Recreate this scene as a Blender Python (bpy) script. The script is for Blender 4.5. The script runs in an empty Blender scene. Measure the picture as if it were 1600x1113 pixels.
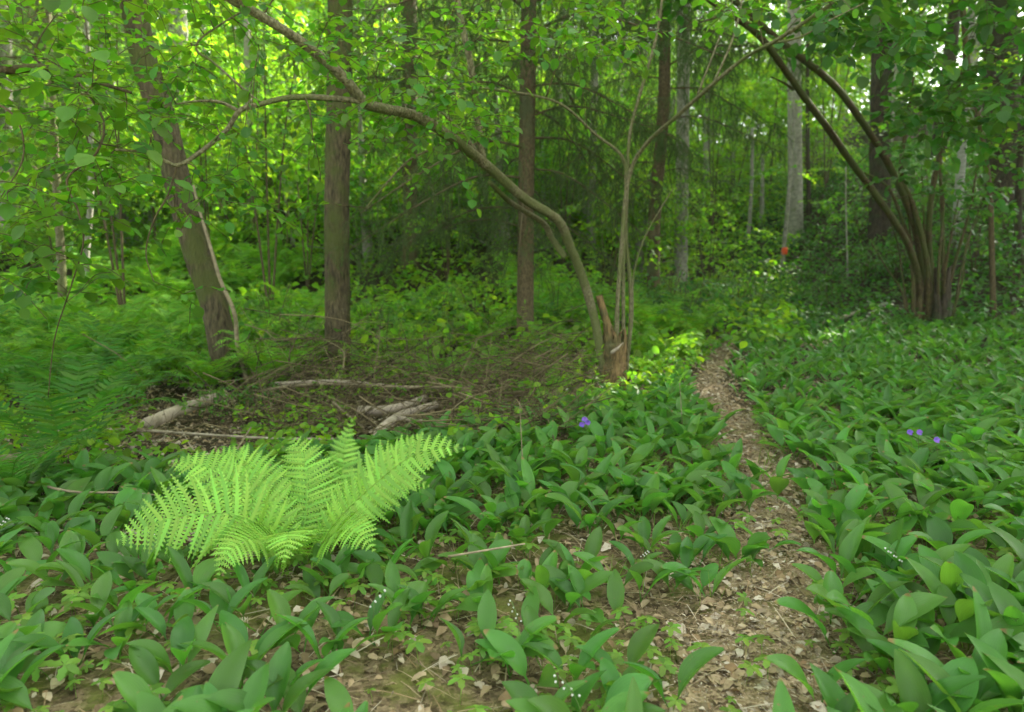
import bpy, math
import numpy as np
from mathutils import Vector, Matrix

# ------------------------------------------------------------------ camera, world, sun, exposure
S = bpy.context.scene
C = S.collection
PITCH = math.atan(156.0/1067.0)
CAMZ = 1.05
cam_d = bpy.data.cameras.new('camera'); cam = bpy.data.objects.new('camera', cam_d); C.objects.link(cam)
cam.location = (0, 0, CAMZ); cam.rotation_euler = (math.pi/2-PITCH, 0, 0)
cam_d.sensor_width = 36; cam_d.lens = 24.0; cam_d.clip_start = 0.05; cam_d.clip_end = 500
cam_d.dof.use_dof = True; cam_d.dof.focus_distance = 2.35; cam_d.dof.aperture_fstop = 2.7
S.camera = cam
SUN_EL, SUN_AZ = math.radians(38), math.radians(48)      # azimuth clockwise from +Y (towards +X)
SUNDIR = np.array([math.sin(SUN_AZ)*math.cos(SUN_EL), math.cos(SUN_AZ)*math.cos(SUN_EL), math.sin(SUN_EL)])
w = bpy.data.worlds.new('World'); S.world = w; w.use_nodes = True
nt = w.node_tree; bg = nt.nodes['Background']; sky = nt.nodes.new('ShaderNodeTexSky')
sky.sky_type = 'NISHITA'; sky.sun_disc = False; sky.sun_elevation = SUN_EL; sky.sun_rotation = SUN_AZ
sky.air_density = 1.0; sky.dust_density = 3.5; sky.ozone_density = 0.6
hsv = nt.nodes.new('ShaderNodeHueSaturation'); hsv.inputs['Saturation'].default_value = .18
nt.links.new(sky.outputs[0], hsv.inputs['Color']); nt.links.new(hsv.outputs[0], bg.inputs[0]); bg.inputs[1].default_value = 0.15
sd = bpy.data.lights.new('sun', 'SUN'); sd.energy = 5.0; sd.angle = math.radians(0.5); sd.color = (1, .93, .8)
so = bpy.data.objects.new('sun', sd); C.objects.link(so)
so.rotation_euler = Vector(-SUNDIR).to_track_quat('-Z', 'Y').to_euler(); so.location = (10, 10, 20)
vs = S.view_settings; vs.view_transform = 'Standard'; vs.look = 'None'; vs.exposure = 2.42; vs.gamma = 1
S.render.engine = 'CYCLES'
cy = S.cycles
cy.max_bounces = 7; cy.diffuse_bounces = 3; cy.glossy_bounces = 2; cy.transmission_bounces = 5; cy.transparent_max_bounces = 4
cy.caustics_reflective = False; cy.caustics_refractive = False; cy.sample_clamp_indirect = 6
cy.use_denoising = True; cy.denoiser = 'OPENIMAGEDENOISE'
cy.use_adaptive_sampling = True; cy.adaptive_threshold = 0.02

R0 = np.random.default_rng(7)
A = np.array
FPX = 1067.0
FW = A([0, math.cos(PITCH), -math.sin(PITCH)]); UP = A([0, math.sin(PITCH), math.cos(PITCH)])

# ------------------------------------------------------------------ terrain and pixel helpers
def softp(u, k=1.2): return np.logaddexp(0, k*u)/k
def lump(x, y): return (np.sin(x*1.7+.4)*np.cos(y*1.3+1.1)*.025 + np.sin(x*4.1+y*2.3)*.009 + np.cos(y*5.3-x*3.1+2)*.007)
def gz(x, y):
    x = np.asarray(x, float); y = np.asarray(y, float)
    z = .45*softp((x-6)*.8+(y-10)*.35-1.0)
    z = np.minimum(z, 9+0*z)
    val = np.exp(-((x-(2.9+.36*(y-9)))/(1.8+.09*np.maximum(y-9, 0)))**4)          # the little valley the path follows
    z = z + (.34*softp(y-9.2, 1.2)*(1-val)+.15*softp(y-14, 1.)*val)*(1/(1+np.exp((x-9)*.6)))
    z = np.minimum(z, 9.5)
    z = z - .22*np.exp(-((y-4.9)/1.5)**2)/(1+np.exp((x+.1)*2.2))
    return z + lump(x, y)
def ray(px, py): return FW + A([1, 0, 0])*(px-800)/FPX + UP*(556.5-py)/FPX
def at(px, py, Y):
    d = ray(px, py); return A([0, 0, CAMZ]) + d*(Y/d[1])
def hit(px, py):
    d = ray(px, py); t = .5
    while t < 60:
        p = A([0, 0, CAMZ])+d*t
        if p[2] < gz(p[0], p[1]): return A([p[0], p[1], float(gz(p[0], p[1]))])
        t += .01
    return p
def proj(P):
    P = np.atleast_2d(P); q = P-A([0, 0, CAMZ]); f = q@FW
    return 800+FPX*q[:, 0]/np.maximum(f, 1e-3), 556.5-FPX*(q@UP)/np.maximum(f, 1e-3), f

# ------------------------------------------------------------------ mesh helpers
def mkmesh(name, V, F, mats, uv=None, smooth=True, midx=None):
    """V (n,3); F list of (m,k) int arrays; midx list of material index per array"""
    V = np.asarray(V, np.float32); F = [np.asarray(f, np.int32) for f in F if len(f)]
    me = bpy.data.meshes.new(name)
    me.vertices.add(len(V)); me.vertices.foreach_set('co', V.ravel())
    tot = sum(f.size for f in F); npol = sum(len(f) for f in F)
    me.loops.add(tot); me.polygons.add(npol)
    vi = np.concatenate([f.ravel() for f in F]); me.loops.foreach_set('vertex_index', vi)
    cnt = np.concatenate([np.full(len(f), f.shape[1], np.int32) for f in F])
    st = np.concatenate([[0], np.cumsum(cnt)[:-1]]).astype(np.int32)
    me.polygons.foreach_set('loop_start', st)
    if midx is not None:
        me.polygons.foreach_set('material_index', np.concatenate([np.full(len(f), i, np.int32) for f, i in zip(F, midx)]))
    if smooth: me.polygons.foreach_set('use_smooth', np.ones(npol, bool))
    for m in (mats if isinstance(mats, (list, tuple)) else [mats]): me.materials.append(m)
    if uv is not None:
        l = me.uv_layers.new(name='uv'); l.data.foreach_set('uv', np.asarray(uv, np.float32)[vi].ravel())
    me.update(calc_edges=True)
    return me
def link(name, me, parent=None, loc=None, rz=0, s=1):
    o = bpy.data.objects.new(name, me); C.objects.link(o)
    if parent is not None: o.parent = parent
    if loc is not None: o.location = loc
    o.rotation_euler = (0, 0, rz); o.scale = (s, s, s)
    return o
def empty(name, loc=(0, 0, 0), rz=0, s=1): 
    o = link(name, None, None, loc, rz, s); o.empty_display_size = .1; return o
def tag(o, label=None, cat=None, group=None, kind=None):
    for k, v in (('label', label), ('category', cat), ('group', group), ('kind', kind)):
        if v: o[k] = v
    return o
class G:
    """collects geometry"""
    def __init__(s): s.V = []; s.F = {}; s.n = 0; s.UV = []
    def add(s, V, F, uv=None):
        V = np.asarray(V).reshape(-1, 3)
        for f in F:
            if len(f): s.F.setdefault(f.shape[1], []).append(np.asarray(f)+s.n)
        s.V.append(V); s.n += len(V)
        s.UV.append(uv if uv is not None else np.zeros((len(V), 2)))
        return s
    def mesh(s, name, mat, smooth=True):
        F = [np.concatenate(f) for f in s.F.values()]
        return mkmesh(name, np.concatenate(s.V), F, mat, np.concatenate(s.UV), smooth)
def scat(T, P, R, sc):
    """template T=(V,F list,uv); P (N,3) R (N,3,3) sc (N,) or (N,3)"""
    V, F, uv = T; N = len(P); n = len(V)
    sc = np.asarray(sc, float); sc = sc.reshape(N, 1, -1) if sc.ndim else sc
    W = np.einsum('nij,nvj->nvi', R, V[None]*sc)+P[:, None]
    off = (np.arange(N)*n)[:, None, None]
    return W.reshape(-1, 3), [(f[None]+off).reshape(-1, f.shape[1]) for f in F], np.tile(uv, (N, 1))
def nrm(a): return a/np.maximum(np.linalg.norm(a, axis=-1, keepdims=True), 1e-9)
def basis(d, up):
    """columns: x side, y along d, z normal"""
    d = nrm(np.atleast_2d(d)); up = np.broadcast_to(np.atleast_2d(up), d.shape)
    x = nrm(np.cross(d, up)+1e-6); z = np.cross(x, d)
    return np.stack([x, d, z], -1)
def cr(P, n=8):
    """Catmull-Rom resample of points (k,d)"""
    P = np.asarray(P, float)
    if len(P) < 3:
        t = np.linspace(0, 1, n+1)[:, None]; return P[0]*(1-t)+P[-1]*t
    Q = np.vstack([2*P[0]-P[1], P, 2*P[-1]-P[-2]]); out = []
    for i in range(1, len(Q)-2):
        t = np.linspace(0, 1, n, endpoint=False)[:, None]
        a, b, c, d = Q[i-1], Q[i], Q[i+1], Q[i+2]
        out.append(.5*((2*b)+(-a+c)*t+(2*a-5*b+4*c-d)*t**2+(-a+3*b-3*c+d)*t**3))
    out.append(P[-1:]); return np.vstack(out)
def tube(P, r, k=8, knob=0, rng=R0):
    P = np.asarray(P, float); n = len(P); r = np.broadcast_to(np.asarray(r, float), (n,))
    T = nrm(np.gradient(P, axis=0)); ref = A([0, 0, 1.]) if abs(T[:, 2]).mean() < .8 else A([0, 1., 0])
    X = nrm(np.cross(T, ref)); Y = np.cross(T, X)
    a = np.linspace(0, 2*np.pi, k, endpoint=False)
    rr = r[:, None]*np.ones(k)
    if knob:
        ph = rng.random(4)*6
        rr = rr*(1+knob*(np.sin(a*2+ph[0])*.4+np.sin(a*3+np.linspace(0, n*.15, n)[:, None]+ph[1])*.4+rng.normal(0, .35, (n, k))))
    V = P[:, None]+rr[..., None]*(np.cos(a)[None, :, None]*X[:, None]+np.sin(a)[None, :, None]*Y[:, None])
    V = V.reshape(-1, 3); i = np.arange(n-1)[:, None]*k; j = np.arange(k)[None]; j2 = (j+1) % k
    F = np.stack([i+j, i+j2, i+k+j2, i+k+j], -1).reshape(-1, 4)
    V = np.vstack([V, P[:1], P[-1:]]); jj = np.arange(k)
    F3 = np.vstack([np.stack([jj*0+n*k, (jj+1) % k, jj], -1), np.stack([jj*0+n*k+1, (n-1)*k+jj, (n-1)*k+(jj+1) % k], -1)])
    return V, [F, F3]

# ------------------------------------------------------------------ materials
def newmat(name):
    m = bpy.data.materials.new(name); m.use_nodes = True; n = m.node_tree; n.nodes.clear()
    out = n.nodes.new('ShaderNodeOutputMaterial'); return m, n, out
def N(n, t, **kw):
    x = n.nodes.new(t)
    for k, v in kw.items():
        if k in x.inputs: x.inputs[k].default_value = v
        else: setattr(x, k, v)
    return x
def leafmat(name, col, tcol, trans=.35, rough=.5, hv=.03, vv=.35, spec=.35, veins=False, sat=1.0):
    m, n, out = newmat(name); L = n.links
    geo = N(n, 'ShaderNodeNewGeometry'); oi = N(n, 'ShaderNodeObjectInfo')
    add = N(n, 'ShaderNodeMath', operation='ADD'); L.new(geo.outputs['Random Per Island'], add.inputs[0]); L.new(oi.outputs['Random'], add.inputs[1])
    fr = N(n, 'ShaderNodeMath', operation='FRACT'); L.new(add.outputs[0], fr.inputs[0])
    mh = N(n, 'ShaderNodeMapRange'); mh.inputs['To Min'].default_value = .5-hv; mh.inputs['To Max'].default_value = .5+hv; L.new(fr.outputs[0], mh.inputs[0])
    mul = N(n, 'ShaderNodeMath', operation='MULTIPLY'); mul.inputs[1].default_value = 7.31; L.new(fr.outputs[0], mul.inputs[0])
    f2 = N(n, 'ShaderNodeMath', operation='FRACT'); L.new(mul.outputs[0], f2.inputs[0])
    mv = N(n, 'ShaderNodeMapRange'); mv.inputs['To Min'].default_value = 1-vv; mv.inputs['To Max'].default_value = 1+vv; L.new(f2.outputs[0], mv.inputs[0])
    nz = N(n, 'ShaderNodeTexNoise'); nz.inputs['Scale'].default_value = 9; tc = N(n, 'ShaderNodeTexCoord'); L.new(tc.outputs['Object'], nz.inputs['Vector'])
    mn = N(n, 'ShaderNodeMapRange'); mn.inputs['To Min'].default_value = .8; mn.inputs['To Max'].default_value = 1.2; L.new(nz.outputs['Fac'], mn.inputs[0])
    vm = N(n, 'ShaderNodeMath', operation='MULTIPLY'); L.new(mv.outputs[0], vm.inputs[0]); L.new(mn.outputs[0], vm.inputs[1])
    val = vm.outputs[0]; bumpsrc = None
    if veins:
        uv = N(n, 'ShaderNodeUVMap'); sp = N(n, 'ShaderNodeSeparateXYZ'); L.new(uv.outputs[0], sp.inputs[0])
        wv = N(n, 'ShaderNodeMath', operation='SINE'); ms = N(n, 'ShaderNodeMath', operation='MULTIPLY'); ms.inputs[1].default_value = 75
        L.new(sp.outputs[0], ms.inputs[0]); L.new(ms.outputs[0], wv.inputs[0])
        ab = N(n, 'ShaderNodeMapRange'); ab.inputs['From Min'].default_value = -1; ab.inputs['To Min'].default_value = .96; ab.inputs['To Max'].default_value = 1.03; L.new(wv.outputs[0], ab.inputs[0])
        v2 = N(n, 'ShaderNodeMath', operation='MULTIPLY'); L.new(val, v2.inputs[0]); L.new(ab.outputs[0], v2.inputs[1]); val = v2.outputs[0]
        bumpsrc = wv.outputs[0]
    cols = []
    for c in (col, tcol):
        hs = N(n, 'ShaderNodeHueSaturation'); hs.inputs['Color'].default_value = (*c, 1); hs.inputs['Saturation'].default_value = sat
        L.new(mh.outputs[0], hs.inputs['Hue']); L.new(val, hs.inputs['Value']); cols.append(hs.outputs[0])
    p = N(n, 'ShaderNodeBsdfPrincipled'); p.inputs['Roughness'].default_value = rough; p.inputs['Specular IOR Level'].default_value = spec
    if veins:                                                    # brown specks, worn tips, patchy sheen
        sn = N(n, 'ShaderNodeTexNoise'); sn.inputs['Scale'].default_value = 55; sn.inputs['Detail'].default_value = 3; L.new(tc.outputs['Object'], sn.inputs[0])
        sm = N(n, 'ShaderNodeMapRange'); sm.inputs['From Min'].default_value = .70; sm.inputs['From Max'].default_value = .74; sm.inputs['To Max'].default_value = .8; L.new(sn.outputs['Fac'], sm.inputs[0])
        tp = N(n, 'ShaderNodeMath', operation='ADD'); rm = N(n, 'ShaderNodeMath', operation='MULTIPLY'); rm.inputs[1].default_value = .14; L.new(f2.outputs[0], rm.inputs[0]); L.new(sp.outputs[1], tp.inputs[0]); L.new(rm.outputs[0], tp.inputs[1])
        tm = N(n, 'ShaderNodeMapRange'); tm.inputs['From Min'].default_value = 1.06; tm.inputs['From Max'].default_value = 1.09; tm.inputs['To Max'].default_value = .85; L.new(tp.outputs[0], tm.inputs[0])
        mxm = N(n, 'ShaderNodeMath', operation='MAXIMUM'); L.new(sm.outputs[0], mxm.inputs[0]); L.new(tm.outputs[0], mxm.inputs[1])
        for i_ in (0, 1):
            mm_ = N(n, 'ShaderNodeMixRGB'); mm_.inputs[2].default_value = (.30, .20, .07, 1); L.new(mxm.outputs[0], mm_.inputs[0]); L.new(cols[i_], mm_.inputs[1]); cols[i_] = mm_.outputs[0]
        rr_ = N(n, 'ShaderNodeMapRange'); rr_.inputs['To Min'].default_value = .28; rr_.inputs['To Max'].default_value = .6; L.new(nz.outputs['Fac'], rr_.inputs[0]); L.new(rr_.outputs[0], p.inputs['Roughness'])
    L.new(cols[0], p.inputs['Base Color'])
    if bumpsrc is not None:
        b = N(n, 'ShaderNodeBump'); b.inputs['Strength'].default_value = .12; b.inputs['Distance'].default_value = .001; L.new(bumpsrc, b.inputs['Height']); L.new(b.outputs[0], p.inputs['Normal'])
    tr = N(n, 'ShaderNodeBsdfTranslucent'); L.new(cols[1], tr.inputs[0])
    mx = N(n, 'ShaderNodeMixShader'); mx.inputs[0].default_value = trans
    L.new(p.outputs[0], mx.inputs[1]); L.new(tr.outputs[0], mx.inputs[2]); L.new(mx.outputs[0], out.inputs[0])
    return m
def barkmat(name, c1, c2, moss=None, scale=(14, 14, 3), bump=.6, ms=.5, spots=0):
    m, n, out = newmat(name); L = n.links
    tc = N(n, 'ShaderNodeTexCoord'); mp = N(n, 'ShaderNodeMapping'); mp.inputs['Scale'].default_value = scale; L.new(tc.outputs['Object'], mp.inputs[0])
    nz = N(n, 'ShaderNodeTexNoise'); nz.inputs['Scale'].default_value = 2; nz.inputs['Detail'].default_value = 8; nz.inputs['Roughness'].default_value = .65; L.new(mp.outputs[0], nz.inputs[0])
    vo = N(n, 'ShaderNodeTexVoronoi'); vo.inputs['Scale'].default_value = 2.2; vo.feature = 'DISTANCE_TO_EDGE'; L.new(mp.outputs[0], vo.inputs['Vector'])
    cr_ = N(n, 'ShaderNodeValToRGB'); cr_.color_ramp.elements[0].position = .32; cr_.color_ramp.elements[1].position = .68
    cr_.color_ramp.elements[0].color = (*c1, 1); cr_.color_ramp.elements[1].color = (*c2, 1); L.new(nz.outputs['Fac'], cr_.inputs[0])
    col = cr_.outputs[0]
    if moss:
        n2 = N(n, 'ShaderNodeTexNoise'); n2.inputs['Scale'].default_value = 3.5; n2.inputs['Detail'].default_value = 5; L.new(tc.outputs['Object'], n2.inputs[0])
        mr = N(n, 'ShaderNodeMapRange'); mr.inputs['From Min'].default_value = 1-ms; mr.inputs['From Max'].default_value = 1-ms+.12; mr.inputs['To Max'].default_value = .85; L.new(n2.outputs['Fac'], mr.inputs[0])
        mm = N(n, 'ShaderNodeMixRGB'); mm.inputs[2].default_value = (*moss, 1); L.new(mr.outputs[0], mm.inputs[0]); L.new(col, mm.inputs[1]); col = mm.outputs[0]
    if spots:
        n3 = N(n, 'ShaderNodeTexNoise'); n3.inputs['Scale'].default_value = 1; m3 = N(n, 'ShaderNodeMapping'); m3.inputs['Scale'].default_value = (5, 5, 16); L.new(tc.outputs['Object'], m3.inputs[0]); L.new(m3.outputs[0], n3.inputs[0])
        mr = N(n, 'ShaderNodeMapRange'); mr.inputs['From Min'].default_value = .62; mr.inputs['From Max'].default_value = .66; L.new(n3.outputs['Fac'], mr.inputs[0])
        mm = N(n, 'ShaderNodeMixRGB'); mm.inputs[2].default_value = (.03, .025, .02, 1); L.new(mr.outputs[0], mm.inputs[0]); L.new(col, mm.inputs[1]); col = mm.outputs[0]
    p = N(n, 'ShaderNodeBsdfPrincipled'); p.inputs['Roughness'].default_value = .85; p.inputs['Specular IOR Level'].default_value = .2; L.new(col, p.inputs['Base Color'])
    ad = N(n, 'ShaderNodeMath', operation='MULTIPLY'); L.new(nz.outputs['Fac'], ad.inputs[0]); L.new(vo.outputs['Distance'], ad.inputs[1])
    b = N(n, 'ShaderNodeBump'); b.inputs['Strength'].default_value = bump; b.inputs['Distance'].default_value = .03; L.new(ad.outputs[0], b.inputs['Height']); L.new(b.outputs[0], p.inputs['Normal'])
    L.new(p.outputs[0], out.inputs[0]); return m
def soilmat(name, stops, mossc, moss=.5, scale=30, damp_shade=False):
    m, n, out = newmat(name); L = n.links; tc = N(n, 'ShaderNodeTexCoord')
    vo = N(n, 'ShaderNodeTexVoronoi'); vo.inputs['Scale'].default_value = scale; vo.inputs['Randomness'].default_value = 1
    wn = N(n, 'ShaderNodeTexNoise'); wn.inputs['Scale'].default_value = 14; wn.inputs['Detail'].default_value = 4
    L.new(tc.outputs['Object'], wn.inputs[0])
    wm = N(n, 'ShaderNodeMixRGB'); wm.blend_type = 'LINEAR_LIGHT'; wm.inputs[0].default_value = .06; L.new(tc.outputs['Object'], wm.inputs[1]); L.new(wn.outputs['Color'], wm.inputs[2])
    L.new(wm.outputs[0], vo.inputs['Vector'])
    sp = N(n, 'ShaderNodeSeparateColor'); L.new(vo.outputs['Color'], sp.inputs[0])
    cr_ = N(n, 'ShaderNodeValToRGB'); e = cr_.color_ramp.elements; e[0].position = 0; e[0].color = (*stops[0], 1); e[1].position = 1; e[1].color = (*stops[-1], 1)
    for i, s in enumerate(stops[1:-1]): q = e.new((i+1)/(len(stops)-1)); q.color = (*s, 1)
    L.new(sp.outputs[0], cr_.inputs[0])
    n2 = N(n, 'ShaderNodeTexNoise'); n2.inputs['Scale'].default_value = 90; n2.inputs['Detail'].default_value = 6; L.new(tc.outputs['Object'], n2.inputs[0])
    mv = N(n, 'ShaderNodeMapRange'); mv.inputs['To Min'].default_value = .35; mv.inputs['To Max'].default_value = 1.6; L.new(n2.outputs['Fac'], mv.inputs[0])
    hs = N(n, 'ShaderNodeHueSaturation'); L.new(cr_.outputs[0], hs.inputs['Color']); L.new(mv.outputs[0], hs.inputs['Value'])
    n3 = N(n, 'ShaderNodeTexNoise'); n3.inputs['Scale'].default_value = 3.2; n3.inputs['Detail'].default_value = 7; n3.inputs['Roughness'].default_value = .7; L.new(tc.outputs['Object'], n3.inputs[0])
    mr = N(n, 'ShaderNodeMapRange'); mr.inputs['From Min'].default_value = 1-moss; mr.inputs['From Max'].default_value = 1-moss+.1; mr.inputs['To Max'].default_value = .8; L.new(n3.outputs['Fac'], mr.inputs[0])
    mm = N(n, 'ShaderNodeMixRGB'); mm.inputs[2].default_value = (*mossc, 1); L.new(mr.outputs[0], mm.inputs[0]); L.new(hs.outputs[0], mm.inputs[1])
    if damp_shade:                                                     # ditch and wood behind: damp humus, its colour darkened further as shade
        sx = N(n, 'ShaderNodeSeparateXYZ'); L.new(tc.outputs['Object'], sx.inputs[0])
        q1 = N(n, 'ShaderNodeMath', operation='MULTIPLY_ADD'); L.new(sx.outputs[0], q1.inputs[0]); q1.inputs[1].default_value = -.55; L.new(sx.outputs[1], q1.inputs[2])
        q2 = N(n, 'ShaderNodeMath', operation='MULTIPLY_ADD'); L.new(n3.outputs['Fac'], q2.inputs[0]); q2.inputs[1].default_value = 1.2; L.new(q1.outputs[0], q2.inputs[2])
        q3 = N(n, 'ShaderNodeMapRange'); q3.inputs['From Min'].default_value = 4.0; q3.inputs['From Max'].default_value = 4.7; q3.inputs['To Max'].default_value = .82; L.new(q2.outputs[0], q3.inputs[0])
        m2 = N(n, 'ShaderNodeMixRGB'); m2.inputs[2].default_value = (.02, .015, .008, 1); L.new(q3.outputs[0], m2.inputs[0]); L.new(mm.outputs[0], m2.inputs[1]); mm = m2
    p = N(n, 'ShaderNodeBsdfPrincipled'); p.inputs['Roughness'].default_value = .9; p.inputs['Specular IOR Level'].default_value = .15; L.new(mm.outputs[0], p.inputs['Base Color'])
    ad = N(n, 'ShaderNodeMath', operation='ADD'); L.new(sp.outputs[1], ad.inputs[0]); L.new(n2.outputs['Fac'], ad.inputs[1])
    b = N(n, 'ShaderNodeBump'); b.inputs['Strength'].default_value = .7; b.inputs['Distance'].default_value = .012; L.new(ad.outputs[0], b.inputs['Height']); L.new(b.outputs[0], p.inputs['Normal'])
    L.new(p.outputs[0], out.inputs[0]); return m
def littermat(name, stops, vv=.3):
    m, n, out = newmat(name); L = n.links; geo = N(n, 'ShaderNodeNewGeometry')
    cr_ = N(n, 'ShaderNodeValToRGB'); e = cr_.color_ramp.elements; e[0].position = 0; e[0].color = (*stops[0], 1); e[1].position = 1; e[1].color = (*stops[-1], 1)
    for i, s in enumerate(stops[1:-1]): q = e.new((i+1)/(len(stops)-1)); q.color = (*s, 1)
    L.new(geo.outputs['Random Per Island'], cr_.inputs[0])
    nz = N(n, 'ShaderNodeTexNoise'); nz.inputs['Scale'].default_value = 60; tc = N(n, 'ShaderNodeTexCoord'); L.new(tc.outputs['Object'], nz.inputs[0])
    mv = N(n, 'ShaderNodeMapRange'); mv.inputs['To Min'].default_value = 1-vv; mv.inputs['To Max'].default_value = 1+vv; L.new(nz.outputs['Fac'], mv.inputs[0])
    hs = N(n, 'ShaderNodeHueSaturation'); L.new(cr_.outputs[0], hs.inputs['Color']); L.new(mv.outputs[0], hs.inputs['Value'])
    p = N(n, 'ShaderNodeBsdfPrincipled'); p.inputs['Roughness'].default_value = .75; p.inputs['Specular IOR Level'].default_value = .25; L.new(hs.outputs[0], p.inputs['Base Color'])
    L.new(p.outputs[0], out.inputs[0]); return m
M = {}
M['lily'] = leafmat('lily_leaf', (.082, .215, .036), (.18, .48, .028), .4, .42, .015, .28, .38, True)
M['fern_hero'] = leafmat('young_fern_frond', (.25, .49, .07), (.42, .74, .05), .38, .5, .015, .22, .3)
M['fern'] = leafmat('fern_frond', (.12, .29, .026), (.27, .60, .02), .42, .6, .02, .25, .2)
M['hazel'] = leafmat('hazel_leaf', (.075, .19, .024), (.19, .46, .015), .5, .5, .02, .3, .3)
M['bright'] = leafmat('young_bright_leaf', (.13, .28, .024), (.33, .64, .018), .52, .5, .025, .3, .3)
M['far'] = leafmat('canopy_leaf', (.085, .20, .024), (.26, .56, .02), .52, .55, .035, .4, .25)
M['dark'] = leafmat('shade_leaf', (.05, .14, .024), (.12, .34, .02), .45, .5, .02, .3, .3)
M['needle'] = leafmat('spruce_needle', (.06, .11, .026), (.09, .19, .025), .25, .6, .02, .35, .2)
M['seed'] = leafmat('seedling_leaf', (.15, .29, .04), (.32, .58, .035), .4, .5, .02, .3, .3)
M['stem'] = leafmat('green_stem', (.12, .2, .05), (.1, .2, .03), .1, .5, .01, .1, .3)
M['bell'] = leafmat('white_petal', (.75, .77, .68), (.7, .7, .6), .3, .5, .0, .05, .3)
M['purple'] = leafmat('violet_petal', (.28, .16, .62), (.35, .22, .75), .35, .5, .02, .15, .3)
M['yellow'] = leafmat('faded_leaf', (.5, .48, .22), (.5, .5, .2), .3, .5, .02, .2, .3)
M['bark'] = barkmat('grey_bark', (.016, .013, .006), (.15, .128, .066), (.075, .095, .022), (20, 20, 5), 1.0, .52)
M['barkdark'] = barkmat('dark_bark', (.014, .012, .008), (.085, .07, .042), (.05, .07, .028), (18, 18, 5), .9, .48)
M['barkspruce'] = barkmat('spruce_bark', (.04, .030, .014), (.17, .14, .068), (.08, .10, .04), (24, 24, 14), .9, .45)
M['barkhazel'] = barkmat('hazel_bark', (.065, .060, .024), (.27, .26, .14), (.12, .145, .045), (34, 34, 22), .7, .52)
M['barkmoss'] = barkmat('mossy_hazel_bark', (.028, .023, .010), (.14, .115, .05), (.075, .095, .025), (26, 26, 9), .8, .56)
M['barkpale'] = barkmat('pale_bark', (.15, .15, .11), (.36, .35, .28), (.15, .18, .08), (8, 8, 8), .3, .42)
M['birch'] = barkmat('birch_bark', (.24, .25, .21), (.40, .41, .36), (.25, .27, .18), (6, 6, 14), .2, .35, 1)
M['twig'] = barkmat('twig_bark', (.05, .040, .018), (.14, .115, .055), None, (30, 30, 10), .2)
M['dead'] = barkmat('dead_wood', (.15, .125, .07), (.36, .31, .19), (.10, .11, .04), (10, 10, 10), .5, .4)
M['paledead'] = barkmat('barkless_wood', (.26, .22, .155), (.48, .42, .31), (.16, .15, .08), (12, 12, 6), .4, .4)
M['rot'] = barkmat('rotten_wood', (.035, .026, .012), (.33, .23, .095), (.09, .10, .04), (26, 26, 4), .9, .45)
M['brush'] = littermat('brush_twigs', [(.035, .027, .011), (.10, .08, .034), (.24, .20, .10), (.06, .047, .018)])
M['litter'] = littermat('dry_leaf', [(.13, .09, .045), (.30, .23, .12), (.44, .35, .20), (.23, .155, .07), (.37, .30, .17), (.56, .50, .37), (.18, .135, .07)])
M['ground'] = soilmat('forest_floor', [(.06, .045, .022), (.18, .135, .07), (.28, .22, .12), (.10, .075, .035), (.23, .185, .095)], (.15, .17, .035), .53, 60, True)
M['path'] = soilmat('trodden_litter', [(.18, .135, .07), (.36, .28, .15), (.46, .37, .21), (.26, .20, .105), (.40, .33, .18)], (.17, .17, .05), .5, 80)
m, n, out = newmat('orange_paint'); p = N(n, 'ShaderNodeBsdfPrincipled'); p.inputs['Base Color'].default_value = (.85, .11, .02, 1); p.inputs['Roughness'].default_value = .6
nz = N(n, 'ShaderNodeTexNoise'); nz.inputs['Scale'].default_value = 60; b = N(n, 'ShaderNodeBump'); b.inputs['Distance'].default_value = .003; n.links.new(nz.outputs[0], b.inputs['Height']); n.links.new(b.outputs[0], p.inputs['Normal']); n.links.new(p.outputs[0], out.inputs[0]); M['orange'] = m

# ------------------------------------------------------------------ ground and path
def axis(lo, hi, c0, c1, fine, grow=1.12):
    a = list(np.arange(c0, c1, fine)); s = fine
    while a[-1] < hi: s *= grow; a.append(a[-1]+s)
    s = fine; b = [a[0]]
    while b[-1] > lo: s *= grow; b.append(b[-1]-s)
    return np.array(b[::-1][:-1]+a)
gx = axis(-120, 120, -5, 8, .06); gy = axis(-60, 160, .8, 12, .06)
XX, YY = np.meshgrid(gx, gy); ZZ = gz(XX, YY)
V = np.stack([XX, YY, ZZ], -1).reshape(-1, 3); nx, ny = len(gx), len(gy)
i = (np.arange(ny-1)[:, None]*nx+np.arange(nx-1)[None]).ravel()
tag(link('ground', mkmesh('ground', V, [np.stack([i, i+1, i+nx+1, i+nx], -1)], M['ground'])), 'brown forest floor of soil and dead leaves', kind='structure')
pathpx = [(1090, 1230, 360), (1160, 1113, 330), (1205, 1000, 270), (1230, 900, 190), (1210, 820, 130), (1188, 740, 92), (1165, 690, 82), (1140, 650, 72), (1118, 620, 62), (1108, 595, 46), (1122, 565, 34), (1140, 535, 22), (1152, 520, 10)]
PC = []; PW = []
for a, b_, w_ in pathpx:
    q = hit(a, b_) if b_ < 1200 else at(a, b_, 1.0)
    PC.append(q[:2]); PW.append(w_/FPX*q[1]*.37/math.cos(PITCH))
PC = np.array(PC); PW = np.array(PW)
PCs = cr(PC, 14); PWs = cr(PW[:, None], 14)[:, 0]
def pathd(x, y):
    """signed distance relative to path half-width"""
    P = np.stack([np.ravel(x), np.ravel(y)], -1); d = np.linalg.norm(P[:, None]-PCs[None], axis=-1); k = d.argmin(1)
    return d[np.arange(len(P)), k]-PWs[k]
T = nrm(np.gradient(PCs, axis=0)); Nn = np.stack([T[:, 1], -T[:, 0]], -1)
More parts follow.
